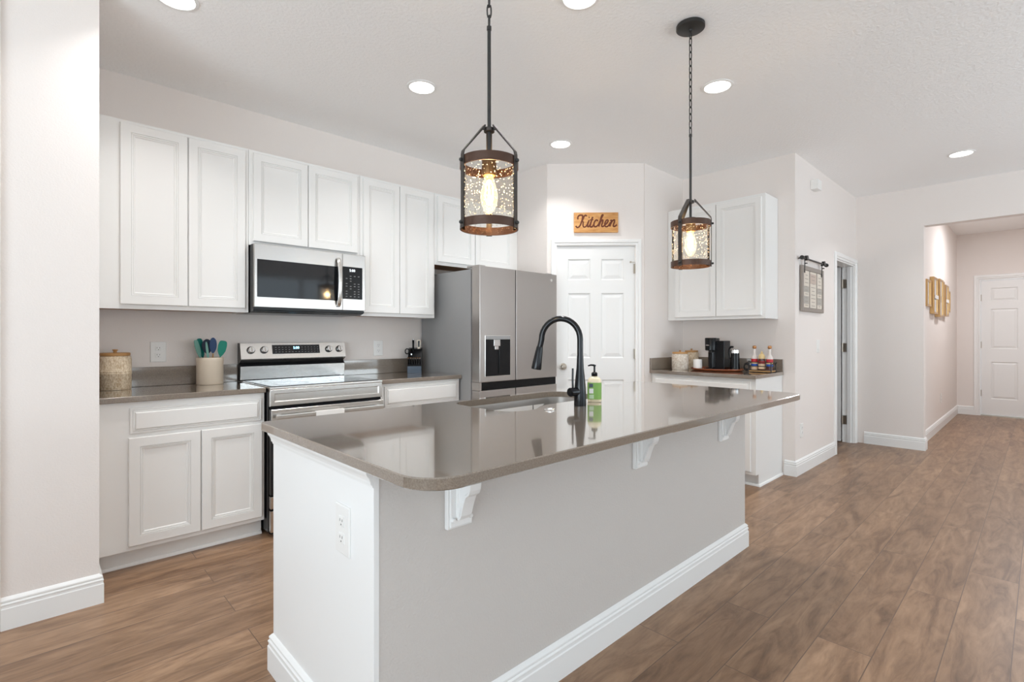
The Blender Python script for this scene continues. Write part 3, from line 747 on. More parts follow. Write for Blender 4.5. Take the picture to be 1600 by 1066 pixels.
# back guard
bm = BM(); prism(bm, [(3.895, .919), (3.845, .919), (3.838, 1.02), (3.862, 1.045), (3.82, 1.072), (3.845, 1.178), (3.895, 1.182)], RX1-RX0, (RX0, 0, 0), (0, 1, 0), (0, 0, 1), (1, 0, 0)); bg = obj('back_guard', bm, 'black', t)
bm = BM(); prism(bm, [(3.841, .925), (3.834, 1.018), (3.837, 1.018), (3.8445, .925)], RX1-RX0-.004, (RX0+.002, 0, 0), (0, 1, 0), (0, 0, 1), (1, 0, 0)); obj('lower_panel', bm, 'steelh', bg)
A = Vector((3.818, 1.070)); B = Vector((3.843, 1.180)); dn = (B-A).normalized(); no = Vector((-dn.y, dn.x))  # outward (-y)
q = [A, B, B+no*.004, A+no*.004]
bm = BM(); prism(bm, [(p.x, p.y) for p in q], RX1-RX0, (RX0, 0, 0), (0, 1, 0), (0, 0, 1), (1, 0, 0)); cp = obj('control_panel', bm, 'steelh', bg)
bm = BM(); prism(bm, [(3.8175, 1.0685), (3.862, 1.044), (3.862, 1.0415), (3.8155, 1.067)], RX1-RX0, (RX0, 0, 0), (0, 1, 0), (0, 0, 1), (1, 0, 0)); obj('panel_lip', bm, 'steelh', bg)
def pan(x, s, n_=.0045):
    p = A+dn*s+no*n_; return Vector((x, p.x, p.y))
def panbox(x0, x1, s0, s1, n0, n1):
    bm = BM(); vs = [bm.verts.new(pan(x, s, n_)) for n_ in (n0, n1) for x, s in ((x0, s0), (x1, s0), (x1, s1), (x0, s1))]
    bm.faces.new(vs[:4]); bm.faces.new(vs[4:][::-1])
    for i in range(4): j = (i+1) % 4; bm.faces.new((vs[i], vs[j], vs[4+j], vs[4+i]))
    return bm
obj('control_display', panbox(1.255, 1.600, .032, .098, .0042, .0056), 'blackglass', bg)
kb = BM()
for i in range(14):
    for j in range(3):
        x = 1.275+i*.0235
        if 1.39 < x < 1.46 and j > 0: continue
        b2 = panbox(x, x+.010, .044+j*.017, .0475+j*.017, .0057, .006)
        me = bpy.data.meshes.new('t'); b2.to_mesh(me); b2.free(); kb.from_mesh(me); bpy.data.meshes.remove(me)
obj('touch_keys', kb, 'keys', bg)
tb = text_bm('5:00', .026); place(tb, pan(1.425, .075, .0060), (1, 0, 0), (0, dn.x, dn.y)); obj('clock_digits', tb, 'display', bg)
NV = Vector((0, no.x, no.y)); UV = Vector((0, dn.x, dn.y))
for kx in (1.112, 1.200, 1.672, 1.756):
    c = pan(kx, .062, .004); bm = BM()
    tube(bm, [c, c+NV*.008], [.026, .026], 24); kd = obj('knob_bezel', bm, 'black', bg, smooth=True)
    bm = BM(); tube(bm, [c+NV*.008, c+NV*.024, c+NV*.026], [.0225, .0205, .0185], 24)
    obj('control_knob', bm, 'chrome', kd, smooth=True)
    bm = BM(); tube(bm, [c+NV*.027-UV*.016, c+NV*.027+UV*.016], .0035, 8); obj('knob_pointer', bm, 'nickel', kd)

# ------------------------------------------------------------------ microwave
t = thing('microwave', 'stainless steel over-the-range microwave under the short upper cabinet', 'microwave', (1.42, 3.7, 1.392))
bm = BM(); box(bm, 1.032, 1.800, 3.515, 3.896, 1.395, 1.828); obj('microwave_case', bm, 'black', t)
bm = BM(); box(bm, 1.032, 1.622, 3.478, 3.514, 1.418, 1.828, .004); md = obj('microwave_door', bm, 'steel', t)
bm = BM(); box(bm, 1.048, 1.615, 3.4755, 3.479, 1.484, 1.728, .0015, 1); obj('door_window', bm, 'blackglass', md)
bm = BM()
hz = [1.445+.02*i for i in range(18)]
tube(bm, [(1.588, 3.470-.034*math.sin(PI*(z-1.445)/.34)**.6 if 1.445 < z < 1.785 else 3.474, z) for z in [1.445, 1.455, 1.475, 1.51, 1.56, 1.615, 1.67, 1.72, 1.755, 1.775, 1.785]], .0085, 12)
bmesh.ops.scale(bm, vec=(1.75, 1, 1), verts=bm.verts, space=Matrix.Translation((-1.588, 0, 0)))
obj('door_handle', bm, 'steelh', md, smooth=True)
bm = BM(); box(bm, 1.6225, 1.800, 3.478, 3.514, 1.418, 1.828, .004); mp_ = obj('control_panel', bm, 'steel', t)
bm = BM(); box(bm, 1.6235, 1.775, 3.4755, 3.479, 1.500, 1.735, .0015, 1); obj('keypad', bm, 'black', mp_)
bm = BM()
for i in range(4):
    for j in range(9):
        if random.random() < .15: continue
        x = 1.645+i*.031; z = 1.517+j*.0185
        box(bm, x, x+.013, 3.4748, 3.4753, z, z+.0045)
obj('keypad_button_print', bm, 'keys', mp_)
tb = text_bm('5:00', .026); place(tb, (1.695, 3.4748, 1.708), (1, 0, 0), (0, 0, 1)); obj('clock_digits', tb, 'display_w', mp_)
bm = BM(); prism(bm, [(3.50, 1.417), (3.50, 1.403), (3.56, 1.384), (3.88, 1.384), (3.88, 1.3945), (3.53, 1.3945), (3.52, 1.417)], .768, (1.032, 0, 0), (0, 1, 0), (0, 0, 1), (1, 0, 0)); obj('vent_hood', bm, 'black', t)

# ------------------------------------------------------------------ refrigerator
t = thing('refrigerator', 'side-by-side stainless refrigerator with dispenser beside the pantry door', 'refrigerator', (3.015, 3.45, 0))
FX0, FX1, FY = 2.560, 3.474, 3.062
bm = BM(); box(bm, FX0, FX1, 3.175, 3.88, .02, 1.772, .004); obj('fridge_case', bm, 'fridgeside', t)
bm = BM(); box(bm, FX0+.03, FX1-.03, 3.19, 3.86, 0, .02); obj('feet', bm, 'dark', t)
def fdoor(x0, x1, z0, z1, nm): 
    bm = BM(); box(bm, x0, x1, FY, 3.162, z0, z1, .006, 3); return obj(nm, bm, 'fridge', t, smooth=False)
XD = 2.955
fl = fdoor(FX0, XD-.004, .862, 1.790, 'freezer_door'); fr_ = fdoor(XD+.004, FX1, .862, 1.790, 'refrigerator_door')
ll = fdoor(FX0, XD-.004, .05, .796, 'lower_left_door'); lr = fdoor(XD+.004, FX1, .05, .796, 'lower_right_door')
bm = BM(); box(bm, FX0+.02, FX1-.002, FY+.012, 3.16, .797, .861); obj('handle_recess', bm, 'black', t)
bm = BM(); box(bm, FX0, FX0+.0195, FY+.002, 3.162, .797, .861); obj('recess_end', bm, 'fridge', t)
for x0, x1 in ((FX0+.02, FX0+.09), (FX1-.09, FX1-.02)):
    bm = BM(); box(bm, x0, x1, 3.10, 3.25, 1.7905, 1.802, .003); obj('hinge_cover', bm, 'fridge', t)
bm = BM(); box(bm, 2.612, 2.892, FY-.004, FY+.001, .903, 1.238, .003); dp = obj('dispenser', bm, 'steelh', t)
bm = BM(); box(bm, 2.618, 2.886, FY-.006, FY-.0042, .909, 1.205, .001, 1); obj('dispenser_recess', bm, 'black', dp)
bm = BM(); box(bm, 2.618, 2.886, FY-.0075, FY-.0042, 1.206, 1.234, .001, 1); obj('dispenser_panel', bm, 'fridgeside', dp)
bm = BM(); box(bm, 2.690, 2.760, FY-.022, FY-.0062, 1.150, 1.203, .004); box(bm, 2.705, 2.745, FY-.018, FY-.0062, 1.122, 1.150, .004); obj('water_nozzle', bm, 'steel', dp)
bm = BM(); box(bm, 2.755, 2.775, FY-.012, FY-.0062, .925, 1.15, .003); obj('dispenser_lever', bm, 'black', dp)
bm = BM(); lathe(bm, [(0, 0), (.014, 0), (.014, -.002), (0, -.002)], (3.40, FY-.0005, 1.735), 20, 'y', cap=False); obj('round_badge', bm, 'chrome', t)

# ------------------------------------------------------------------ countertop items at left
cx, cy = .357, 3.788
t = thing('canister', 'large patterned cream canister with wooden lid left of the utensil crock', 'canister', (cx, cy, .914), 'patterned canisters')
bm = BM(); lathe(bm, [(0, .9145), (.076, .9145), (.0785, .918), (.079, 1.005), (.0805, 1.008), (.0805, 1.012), (.079, 1.015), (.079, 1.018), (.0805, 1.021), (.079, 1.024), (.079, 1.090), (.077, 1.104), (.072, 1.112), (.066, 1.114)], (cx, cy, 0), 48); obj('canister_body', bm, 'textured_cream', t, smooth=True)
bm = BM(); lathe(bm, [(0, 1.1145), (.072, 1.1145), (.073, 1.117), (.073, 1.129), (.070, 1.132), (0, 1.133)], (cx, cy, 0), 40); ld = obj('lid', bm, 'lidwood', t, smooth=True)
bm = BM(); lathe(bm, [(.010, 1.133), (.008, 1.140), (.014, 1.147), (.014, 1.151), (0, 1.153)], (cx, cy, 0), 20); obj('knob', bm, 'lidwood', ld, smooth=True)

cx, cy = .850, 3.782
CR = (cx, cy)
t = thing('utensil_crock', 'plain cream stoneware crock holding kitchen utensils left of the range', 'crock', (cx, cy, .914))
bm = BM(); lathe(bm, [(0, .9145), (.074, .9145), (.0775, .919), (.078, 1.060), (.0795, 1.066), (.080, 1.086), (.078, 1.091), (.074, 1.091), (.072, 1.086), (.071, .925), (0, .924)], (cx, cy, 0), 48, cap=False); obj('crock_body', bm, 'cream', t, smooth=True)
def utensil(label, mt, base_, tip, width, length, thick, face, group='silicone utensils in the cream crock', wood=True, shape='spatula'):
    """handle from base_ up to the neck; blade beyond the neck, facing `face`"""
    b0, tp = Vector(base_), Vector(tip); ax = (tp-b0).normalized(); nk = tp-ax*length
    t = thing('spoon' if shape == 'spoon' else 'spatula', label, 'kitchen utensil', b0, group)
    bm = BM(); tube(bm, [b0, nk], [.0045, .0045], 8); obj('handle', bm, 'lidwood' if wood else mt, t, smooth=True)
    f = Vector(face); f = (f-ax*f.dot(ax)).normalized(); sd = ax.cross(f)
    outl = {'spatula': [(0, .18), (.15, .55), (.35, .9), (.7, 1), (.93, .85), (1, .5)], 'spoon': [(0, .15), (.12, .5), (.3, .88), (.55, 1), (.8, .85), (.95, .45), (1, .1)], 'narrow': [(0, .5), (.2, .9), (.6, 1), (.9, .8), (1, .3)]}[shape]
    bm = BM(); L1 = [(k*length, w_*width/2) for k, w_ in outl]; poly = [(u, v) for u, v in L1]+[(u, -v) for u, v in reversed(L1)]
    prism(bm, poly, thick, nk-f*thick/2, ax, sd, f)
    es_ = [e for e in bm.edges]
    bmesh.ops.bevel(bm, geom=es_, offset=thick*.3, segments=2, affect='EDGES')
    obj('head', bm, mt, t, smooth=True)
cxx, cyy = CR
FC = (-.2, -1, 0)
def pt(u, d, z): # u along image-right, d depth
    return (cxx+u*.79, cyy-u*.62+d, z)
utensil('pale teal fork-like turner leaning furthest left in the crock', 'paleteal', pt(-.030, -.035, .94), pt(-.098, -.035, 1.205), .030, .125, .006, (.3, -1, .2), wood=False)
utensil('dark teal spoon leaning left in the crock', 'teal', pt(-.012, .016, .94), pt(-.064, .018, 1.215), .042, .13, .008, (.4, -1, 0), wood=False)
utensil('thin pale teal spatula in the crock between dark teal and navy spoons', 'paleteal', pt(-.005, -.048, .94), pt(-.036, -.05, 1.195), .014, .12, .006, FC, wood=False, shape='narrow')
utensil('round navy ladle head standing in the crock', 'navy', pt(.0, .030, .94), pt(-.016, .015, 1.212), .062, .10, .016, FC, shape='spoon')
utensil('tall blue scoop standing in the middle of the crock', 'blue', pt(.012, -.02, .94), pt(.014, -.022, 1.222), .044, .105, .012, FC, shape='spoon')
utensil('bright green spatula leaning right in the crock', 'green', pt(.034, .0, .94), pt(.085, .0, 1.200), .052, .105, .007, (-.1, -1, .1), wood=False)
utensil('wooden spoon with black end leaning at the left rim of the crock', 'lidwood', pt(-.040, -.005, .94), pt(-.074, -.008, 1.135), .016, .05, .010, FC, shape='narrow')

# ------------------------------------------------------------------ knife block
kx, ky = 2.415, 3.765
t = thing('knife_block', 'dark knife block full of black-handled knives beside the refrigerator', 'knife block', (kx, ky, .914))
u = Vector((.79, -.62, 0)).normalized(); v = Vector((.62, .79, 0)).normalized(); zz = Vector((0, 0, 1))
Kp = lambda a, b, c: Vector((kx, ky, .9145)) + u*a + v*b + zz*c
bm = BM(); prism(bm, [(-.055, 0), (.05, 0), (.055, .055), (.075, .215), (.02, .205), (-.055, .06)], .118, Kp(-.059, 0, 0), v, zz, u); kb_ = obj('block_body', bm, 'black', t)
bm = BM(); prism(bm, [(-.058, 0), (-.0555, 0), (-.0555, .058), (-.058, .058)], .118, Kp(-.059, 0, 0), v, zz, u); obj('front_plate', bm, 'slate', t)
hd_ = (-v*.62+zz*.78).normalized()
for i in range(6):
    k = thing('knife', 'black steak knife handle in the lower row of the knife block', 'knife', Kp(-.049+i*.0195, -.045, .075), 'steak knives in the knife block')
    p0 = Kp(-.049+i*.0195, -.045, .078)
    bm = BM(); tube(bm, [p0, p0+hd_*.045, p0+hd_*.062], [.0062, .0066, .0058], 8); obj('handle', bm, 'black', k)
    bm = BM(); tube(bm, [p0+hd_*.062, p0+hd_*.070], [.0085, .0075], 8); obj('steel_cap', bm, 'chrome', k)
def bigknife(label, a, b, c, ln, mt, capm, w_=.009):
    k = thing('knife', label, 'knife', Kp(a, b, c), 'large knives in the knife block')
    d = (-v*.12+zz*.99).normalized(); p0 = Kp(a, b, c)
    bm = BM(); tube(bm, [p0, p0+d*ln*.5, p0+d*ln], [w_, w_*.85, w_*1.05], 10); obj('handle', bm, mt, k)
    bm = BM(); tube(bm, [p0+d*ln, p0+d*(ln+.008)], [w_*1.05, w_*.8], 10); obj('steel_cap', bm, capm, k)
bigknife('tall black knife handle rising from the middle of the knife block', -.018, .035, .18, .105, 'black', 'chrome')
k = thing('knife', 'wide cream and black handle at the right of the knife block', 'knife', Kp(.03, .0, .2), 'large knives in the knife block')
bm = BM(); prism(bm, [(-.010, 0), (.010, 0), (.017, .085), (.012, .092), (-.012, .092), (-.017, .085)], .012, Kp(.030, .030, .192), u, zz, v); hk = obj('handle', bm, 'cream', k)
bm = BM(); prism(bm, [(-.007, .03), (.007, .03), (.009, .084), (-.009, .084)], .0015, Kp(.030, .0284, .192), u, zz, v); obj('handle_inlay', bm, 'black', hk)
k = thing('kitchen_scissors', 'black-handled kitchen scissors in the left of the knife block', 'scissors', Kp(-.03, .0, .15))
for a in (-.068, -.030):
    bm = BM(); c = Kp(a, .0, .185); tube(bm, [c+u*.016*math.cos(w_)+zz*.022*math.sin(w_) for w_ in [2*PI*i/14 for i in range(14)]], .0045, 8, closed=True); obj('finger_loop', bm, 'black', k, smooth=True)
bm = BM(); tube(bm, [Kp(-.031, 0, .165), Kp(-.031, 0, .14)], .008, 8); obj('pivot', bm, 'chrome', k)

# ------------------------------------------------------------------ coffee counter items
def canister(cx, cy, r, h, label, mt='textured_white'):
    t = thing('canister', label, 'canister', (cx, cy, .914), 'patterned canisters')
    z = .9145
    bm = BM(); lathe(bm, [(0, z), (r*.96, z), (r, z+.004), (r, z+h*.55), (r*1.01, z+h*.57), (r, z+h*.59), (r, z+h*.9), (r*.95, z+h*.98), (r*.88, z+h)], (cx, cy, 0), 36); obj('canister_body', bm, mt, t, smooth=True)
    bm = BM(); lathe(bm, [(0, z+h+.0005), (r*.93, z+h+.0005), (r*.94, z+h+.013), (r*.9, z+h+.016), (0, z+h+.017)], (cx, cy, 0), 36); ld = obj('lid', bm, 'lidwood', t, smooth=True)
    bm = BM(); lathe(bm, [(.008, z+h+.017), (.007, z+h+.023), (.012, z+h+.030), (0, z+h+.034)], (cx, cy, 0), 16); obj('knob', bm, 'lidwood', ld, smooth=True)
canister(4.478, 2.385, .076, .150, 'wider patterned canister at the front left of the coffee counter')
canister(4.735, 2.40, .066, .160, 'narrower tan canister behind the wider one on the coffee counter', 'textured_cream')
t = thing('serving_tray', 'round reddish wooden tray under the coffee maker', 'tray', (4.60, 2.085, .914))
TX, TY = 4.60, 2.085
bm = BM()
pr_ = [(0, .9145), (.19, .9145), (.212, .920), (.222, .930), (.222, .936), (.216, .936), (.212, .925), (0, .923)]
lathe(bm, pr_, (0, 0, 0), 48, cap=False); bmesh.ops.scale(bm, vec=(.86, 1.06, 1), verts=bm.verts); bmesh.ops.translate(bm, vec=(TX, TY, 0), verts=bm.verts); obj('tray_dish', bm, 'redwood', t, smooth=True)
ZT = .9235
t = thing('jar_candle', 'small white ceramic jar on the tray beside the coffee maker', 'jar', (4.55, 2.245, ZT))
bm = BM(); lathe(bm, [(0, ZT), (.036, ZT), (.040, ZT+.004), (.040, ZT+.086), (.037, ZT+.090), (.035, ZT+.087), (.035, ZT+.012), (0, ZT+.011)], (4.55, 2.245, 0), 32, cap=False); jr = obj('jar_body', bm, 'white_ceramic', t, smooth=True)
bm = BM(); lathe(bm, [(0, ZT+.06), (.0345, ZT+.06), (.0345, ZT+.070), (0, ZT+.071)], (4.55, 2.245, 0), 24); obj('wax_fill', bm, 'cream', t)
# coffee maker: front faces -x, slightly turned
t = thing('coffee_maker', 'black single-serve coffee maker on the wooden tray', 'coffee maker', (4.64, 2.09, ZT), rz=math.radians(4))
Z0 = 0
bm = BM(); box(bm, -.075, .075, -.085, .055, 0, .265, .006); obj('rear_body', bm, 'black', t, local=True)
bm = BM(); lathe(bm, [(0, .175), (.044, .175), (.050, .180), (.052, .285), (.049, .292), (0, .293)], (-.085, .035, 0), 32); box(bm, -.085, 0, -.015, .085, .185, .290, .006); obj('brew_head', bm, 'black', t, smooth=True, local=True)
bm = BM(); lathe(bm, [(0, .155), (.018, .155), (.022, .175), (0, .175)], (-.085, .035, 0), 20); obj('coffee_outlet', bm, 'mattblack', t, local=True)
bm = BM(); box(bm, -.15, -.072, -.005, .075, 0, .014, .004); lathe(bm, [(0, .014), (.036, .014), (.036, .018), (0, .018)], (-.11, .035, 0), 24, cap=False); obj('drip_tray', bm, 'black', t, local=True)
bm = BM(); lathe(bm, [(.042, .02), (.042, .165)], (-.045, .03, 0), 28); obj('water_column', bm, 'black', t, smooth=True, local=True)
bm = BM(); box(bm, -.1385, -.137, .030, .060, .222, .228); obj('front_badge', bm, 'chrome', t, local=True)
# milk frother
t = thing('milk_frother', 'black milk frother with chrome collar right of the coffee maker', 'frother', (4.60, 1.895, ZT+.004))
bx, by = 4.595, 1.915; z = ZT+.003
bm = BM(); lathe(bm, [(0, z), (.043, z), (.045, z+.006), (.040, z+.012), (.039, z+.05), (.0365, z+.150), (0, z+.151)], (bx, by, 0), 32); obj('frother_body', bm, 'black', t, smooth=True)
bm = BM(); lathe(bm, [(.036, z+.151), (.0375, z+.153), (.0365, z+.180), (.033, z+.183), (.031, z+.180), (.031, z+.152)], (bx, by, 0), 32, cap=False); obj('collar', bm, 'chrome', t, smooth=True)
bm = BM(); lathe(bm, [(0, z+.170), (.03, z+.170), (.03, z+.176), (0, z+.177)], (bx, by, 0), 24); obj('inner_lid', bm, 'black', t)
bm = BM(); tube(bm, [(bx-.01, by+.042, z+.10), (bx-.012, by+.050, z+.16), (bx-.01, by+.046, z+.19), (bx-.01, by+.030, z+.208), (bx-.01, by+.012, z+.206)], [.006, .007, .007, .010, .010], 10); obj('open_lid', bm, 'black', t, smooth=True)

# wire rack
t = thing('syrup_rack', 'small black wire rack with wooden base holding syrup bottles', 'rack', (4.68, 1.70, .914))
RA, RB, RC, RD = 4.605, 4.715, 1.612, 1.80
bm = BM(); box(bm, RA, RB, RC, RD, .920, .932, .002, 1); obj('wooden_base', bm, 'lidwood', t)
bm = BM()
ring = lambda z_: [(RA, RC, z_), (RB, RC, z_), (RB, RD, z_), (RA, RD, z_)]
for z_ in (.934, .968, 1.002): tube(bm, ring(z_), .0032, 6, closed=True)
for x, y in ((RA, RC), (RB, RC), (RB, RD), (RA, RD)): tube(bm, [(x, y, .9146), (x, y, 1.002)], .0042, 6)
obj('wire_frame', bm, 'mattblack', t)
for y, s in ((RC, -1), (RD, 1)):
    bm = BM(); xm = (RA+RB)/2
    tube(bm, [(xm-.03, y, .985), (xm-.03, y+s*.018, 1.00), (xm, y+s*.022, 1.008), (xm+.03, y+s*.018, 1.00), (xm+.03, y, .985)], .004, 8); obj('handle', bm, 'mattblack', t, smooth=True)
bm = BM()
for k in range(5):
    for q_ in range(2):
        c = Vector(((RA+RB)/2-.03+.06*(q_), RD+.022+k*.0, .940+k*.012))
t_ = thing('cord_coil', 'dark coiled item between the frother and the syrup rack', 'coil', (4.66, 1.845, .914))
bm = BM()
for k in range(3):
    tube(bm, [(4.665+.0+.004*k, 1.842+.022*math.cos(a), .950+.028*math.sin(a)+.006*k) for a in [2*PI*i/16 for i in range(16)]], .0045, 8, closed=True)
obj('coil_loops', bm, 'mattblack', t_, smooth=True)
def bottle(y, x, label, mid, hue):
    t = thing('syrup_bottle', label, 'bottle', (x, y, .932), 'syrup bottles in the wire rack'); z = .9325
    bm = BM(); lathe(bm, [(0, z), (.024, z), (.0265, z+.004), (.0265, z+.105), (.024, z+.118), (.011, z+.135), (.010, z+.178), (.012, z+.180), (.012, z+.186), (0, z+.187)], (x, y, 0), 28); bb = obj('glass', bm, 'syrup', t, smooth=True)
    for a, b_, mt in ((.004, .030, hue), (.030, .055, 'bluelabel'), (.055, .070, 'yellow'), (.070, .098, 'red')):
        bm = BM(); lathe(bm, [(.0268, z+a), (.0268, z+b_)], (x, y, 0), 28, cap=False); obj('label_band', bm, mt, bb, smooth=True)
    bm = BM(); lathe(bm, [(0, z+.1872), (.013, z+.1872), (.0165, z+.196), (.0165, z+.206), (.012, z+.214), (0, z+.216)], (x, y, 0), 20); obj('stopper', bm, 'cap', t, smooth=True)
bottle(1.770, 4.66, 'clear syrup bottle nearest the frother in the wire rack', 'a', 'tan')
bottle(1.642, 4.66, 'clear syrup bottle at the outer end of the wire rack', 'b', 'amber')
t = thing('syrup_jar', 'short yellow-topped jar between the two syrup bottles', 'jar', (4.655, 1.706, .932)); z = .9325; x, y = 4.655, 1.706
bm = BM(); lathe(bm, [(0, z), (.024, z), (.027, z+.004), (.027, z+.07), (.024, z+.09), (.024, z+.10), (0, z+.101)], (x, y, 0), 28); bb = obj('glass', bm, 'amber', t, smooth=True)
for a, b_, mt in ((.010, .055, 'tan'), (.060, .078, 'red')):
    bm = BM(); lathe(bm, [(.0274, z+a), (.0274, z+b_)], (x, y, 0), 28, cap=False); obj('label_band', bm, mt, bb, smooth=True)
bm = BM(); lathe(bm, [(0, z+.1012), (.026, z+.1012), (.026, z+.124), (.018, z+.138), (.009, z+.146), (.011, z+.154), (.004, z+.160), (.003, z+.170), (0, z+.171)], (x, y, 0), 24); obj('lid', bm, 'yellow', t, smooth=True)

# ------------------------------------------------------------------ outlets, switches, boxes
def outlet(label, O, U, Nn, w_, h_, kind='outlet', group='white outlets'):
    O, U, Nn = Vector(O), Vector(U), Vector(Nn); V = Vector((0, 0, 1))
    t = thing('power_outlet' if kind == 'outlet' else 'light_switch', label, 'power outlet' if kind == 'outlet' else 'light switch', O, group if kind == 'outlet' else None)
    bm = BM(); ringf = ringpanel(bm, O-U*w_/2-V*h_/2, U, V, Nn, w_, h_, [(0, 0), (0, .003), (.003, .0055)]); bm.faces.new(ringf[::-1]); pl = obj('cover_plate', bm, 'plate', t)
    if kind == 'outlet':
        for s in (-1, 1):
            c = O+V*s*h_*.17
            bm = BM(); f = ringpanel(bm, c-U*.016-V*.014+Nn*.0052, U, V, Nn, .032, .028, [(0, 0), (0, .002), (.002, .003)]); bm.faces.new(f[::-1]); so = obj('socket', bm, 'plate', t)
            bm = BM()
            for a, b_, ww, hh in ((-.008, .004, .002, .008), (.006, .004, .002, .007), (-.002, -.008, .004, .004)):
                f = ringpanel(bm, c+U*a+V*(b_-hh/2)+Nn*.0078, U, V, Nn, ww, hh, [(0, 0), (0, .0008)]); bm.faces.new(f[::-1])
            obj('socket_slots', bm, 'dark', so)
    else:
        bm = BM(); f = ringpanel(bm, O-U*.016-V*.033+Nn*.005, U, V, Nn, .032, .066, [(0, 0), (0, .003), (.002, .004)]); bm.faces.new(f[::-1]); obj('rocker', bm, 'plate', t)
outlet('white outlet on the wall between the canister and the utensil crock', (.585, 3.8995, 1.130), (1, 0, 0), (0, -1, 0), .085, .130)
outlet('white outlet on the wall right of the range', (2.135, 3.8995, 1.130), (1, 0, 0), (0, -1, 0), .085, .130)
outlet('white outlet on the island end panel', (.6448, 1.375, .678), (0, -1, 0), (-1, 0, 0), .088, .140)
outlet('low white outlet on the wall under the hanging sign', (5.02, 1.4995, .385), (1, 0, 0), (0, -1, 0), .075, .125)
outlet('low white outlet on the hall wall below the gold mirrors', (8.87, .9495, .40), (1, 0, 0), (0, -1, 0), .08, .13)
outlet('white rocker switch on the wall below the hanging sign', (5.50, 1.4995, 1.135), (1, 0, 0), (0, -1, 0), .075, .125, 'switch')
bm = BM(); box(bm, 5.28, 5.40, 1.438, 1.4995, 2.603, 2.692, .004); o = obj('door_chime', bm, 'plate'); tag(o, 'small white box high on the wall above the hanging sign', 'door chime')

# ------------------------------------------------------------------ kitchen sign
t = thing('wall_sign', 'honey-coloured wooden sign reading Kitchen above the pantry door', 'sign', (P0.x+D.x*.449, P0.y+D.y*.449, 2.193), rz=RZ)
SW, SH = .408, .185
bm = BM(); box(bm, -SW/2, SW/2, -.022, -.001, 0, SH, .0015, 1); obj('board', bm, 'signwood', t, local=True)
strokes = [
 ([(270, 415), (262, 370), (280, 325), (315, 300), (360, 298), (395, 310), (390, 390), (365, 480), (335, 560), (300, 610), (260, 632), (225, 615), (213, 585)], 15),
 ([(392, 310), (385, 400), (358, 500), (325, 580)], 13),
 ([(497, 330), (492, 308), (465, 300), (435, 330), (412, 390), (385, 455), (410, 490), (405, 550), (412, 600), (440, 622), (480, 608), (515, 560), (545, 490)], 14),
 ([(572, 435), (548, 500), (528, 570), (540, 612), (570, 600), (610, 540)], 15),
 ([(560, 365), (585, 350)], 14),
 ([(672, 345), (645, 420), (618, 510), (600, 580), (615, 615), (655, 610), (700, 560)], 16),
 ([(590, 430), (690, 425)], 10),
 ([(800, 468), (798, 440), (765, 430), (730, 465), (706, 520), (706, 585), (738, 615), (785, 598), (830, 550)], 15),
 ([(830, 550), (880, 440), (930, 340), (952, 300), (938, 288), (912, 320), (890, 400), (862, 500), (838, 612)], 14),
 ([(845, 570), (880, 490), (920, 438), (945, 440), (940, 490), (918, 560), (922, 605), (955, 608), (995, 575)], 15),
 ([(995, 575), (1050, 525), (1090, 465), (1075, 430), (1040, 445), (1008, 510), (1000, 575), (1025, 612), (1070, 608), (1120, 560), (1150, 500)], 14),
 ([(1150, 460), (1185, 438), (1165, 510), (1132, 612)], 15),
 ([(1145, 570), (1185, 490), (1230, 440), (1262, 432), (1262, 480), (1238, 550), (1235, 600), (1262, 612), (1300, 585), (1330, 560)], 15)]
bm = BM()
def crom(p, n_=5):
    out = []
    for i in range(len(p)-1):
        a, b, c, d = Vector(p[max(i-1, 0)]), Vector(p[i]), Vector(p[i+1]), Vector(p[min(i+2, len(p)-1)])
        for k in range(n_):
            s = k/n_; out.append(.5*((2*b)+(c-a)*s+(2*a-5*b+4*c-d)*s*s+(3*b-a-3*c+d)*s**3))
    out.append(Vector(p[-1])); return out
for st, r in strokes:
    r = r*1.45; pp = crom(st); tube(bm, [((p.x-762)/1205*SW, -.0222, SH-(p.y-225)/545*SH) for p in pp], r/1205*SW, 8)
bmesh.ops.scale(bm, vec=(1, .25, 1), verts=bm.verts, space=Matrix.Translation((0, .0222, 0)))
obj('lettering', bm, 'signtext', t, local=True)

# ------------------------------------------------------------------ hanging sign (barn style)
t = thing('hanging_sign', 'grey framed three-panel print hanging from a black rail', 'wall decor', (5.28, 1.49, 1.45))
bm = BM()
x0, x1, z0, z1 = 4.965, 5.60, 1.455, 1.868
box(bm, x0, x0+.04, 1.474, 1.494, z0, z1, .002, 1); box(bm, x1-.04, x1, 1.474, 1.494, z0, z1, .002, 1)
box(bm, x0+.04, x1-.04, 1.474, 1.494, z1-.04, z1, .002, 1); box(bm, x0+.04, x1-.04, 1.474, 1.494, z0, z0+.035, .002, 1)
fr0 = obj('frame', bm, 'greyframe', t)
cols = [(x0+.045, x0+.205), (x0+.222, x0+.415), (x0+.432, x1-.045)]
for i, (a, b_) in enumerate(cols):
    bm = BM(); box(bm, a, b_, 1.479, 1.490, z0+.037, z1-.042); pnl = obj('print_panel', bm, 'linen', t)
    hs = [(.03, .10, 'greyprint'), (.135, .19, 'greyprint'), (.22, .30, 'linen')] if i != 1 else [(.22, .31, 'pinkprint'), (.05, .13, 'linen')]
    for a_, c_, mt in hs:
        if mt == 'linen': continue
        bm = BM(); box(bm, a+.012, b_-.012, 1.4780, 1.4788, z0+.04+a_, z0+.04+c_); obj('printed_block', bm, mt, pnl)
    bm = BM()
    for r_ in range(9):
        zz_ = z0+.055+r_*.034
        ln = random.uniform(.35, .8)*(b_-a-.03)
        box(bm, (a+b_)/2-ln/2, (a+b_)/2+ln/2, 1.4772, 1.4778, zz_, zz_+.005)
    obj('printed_lines', bm, 'greyframe', pnl)
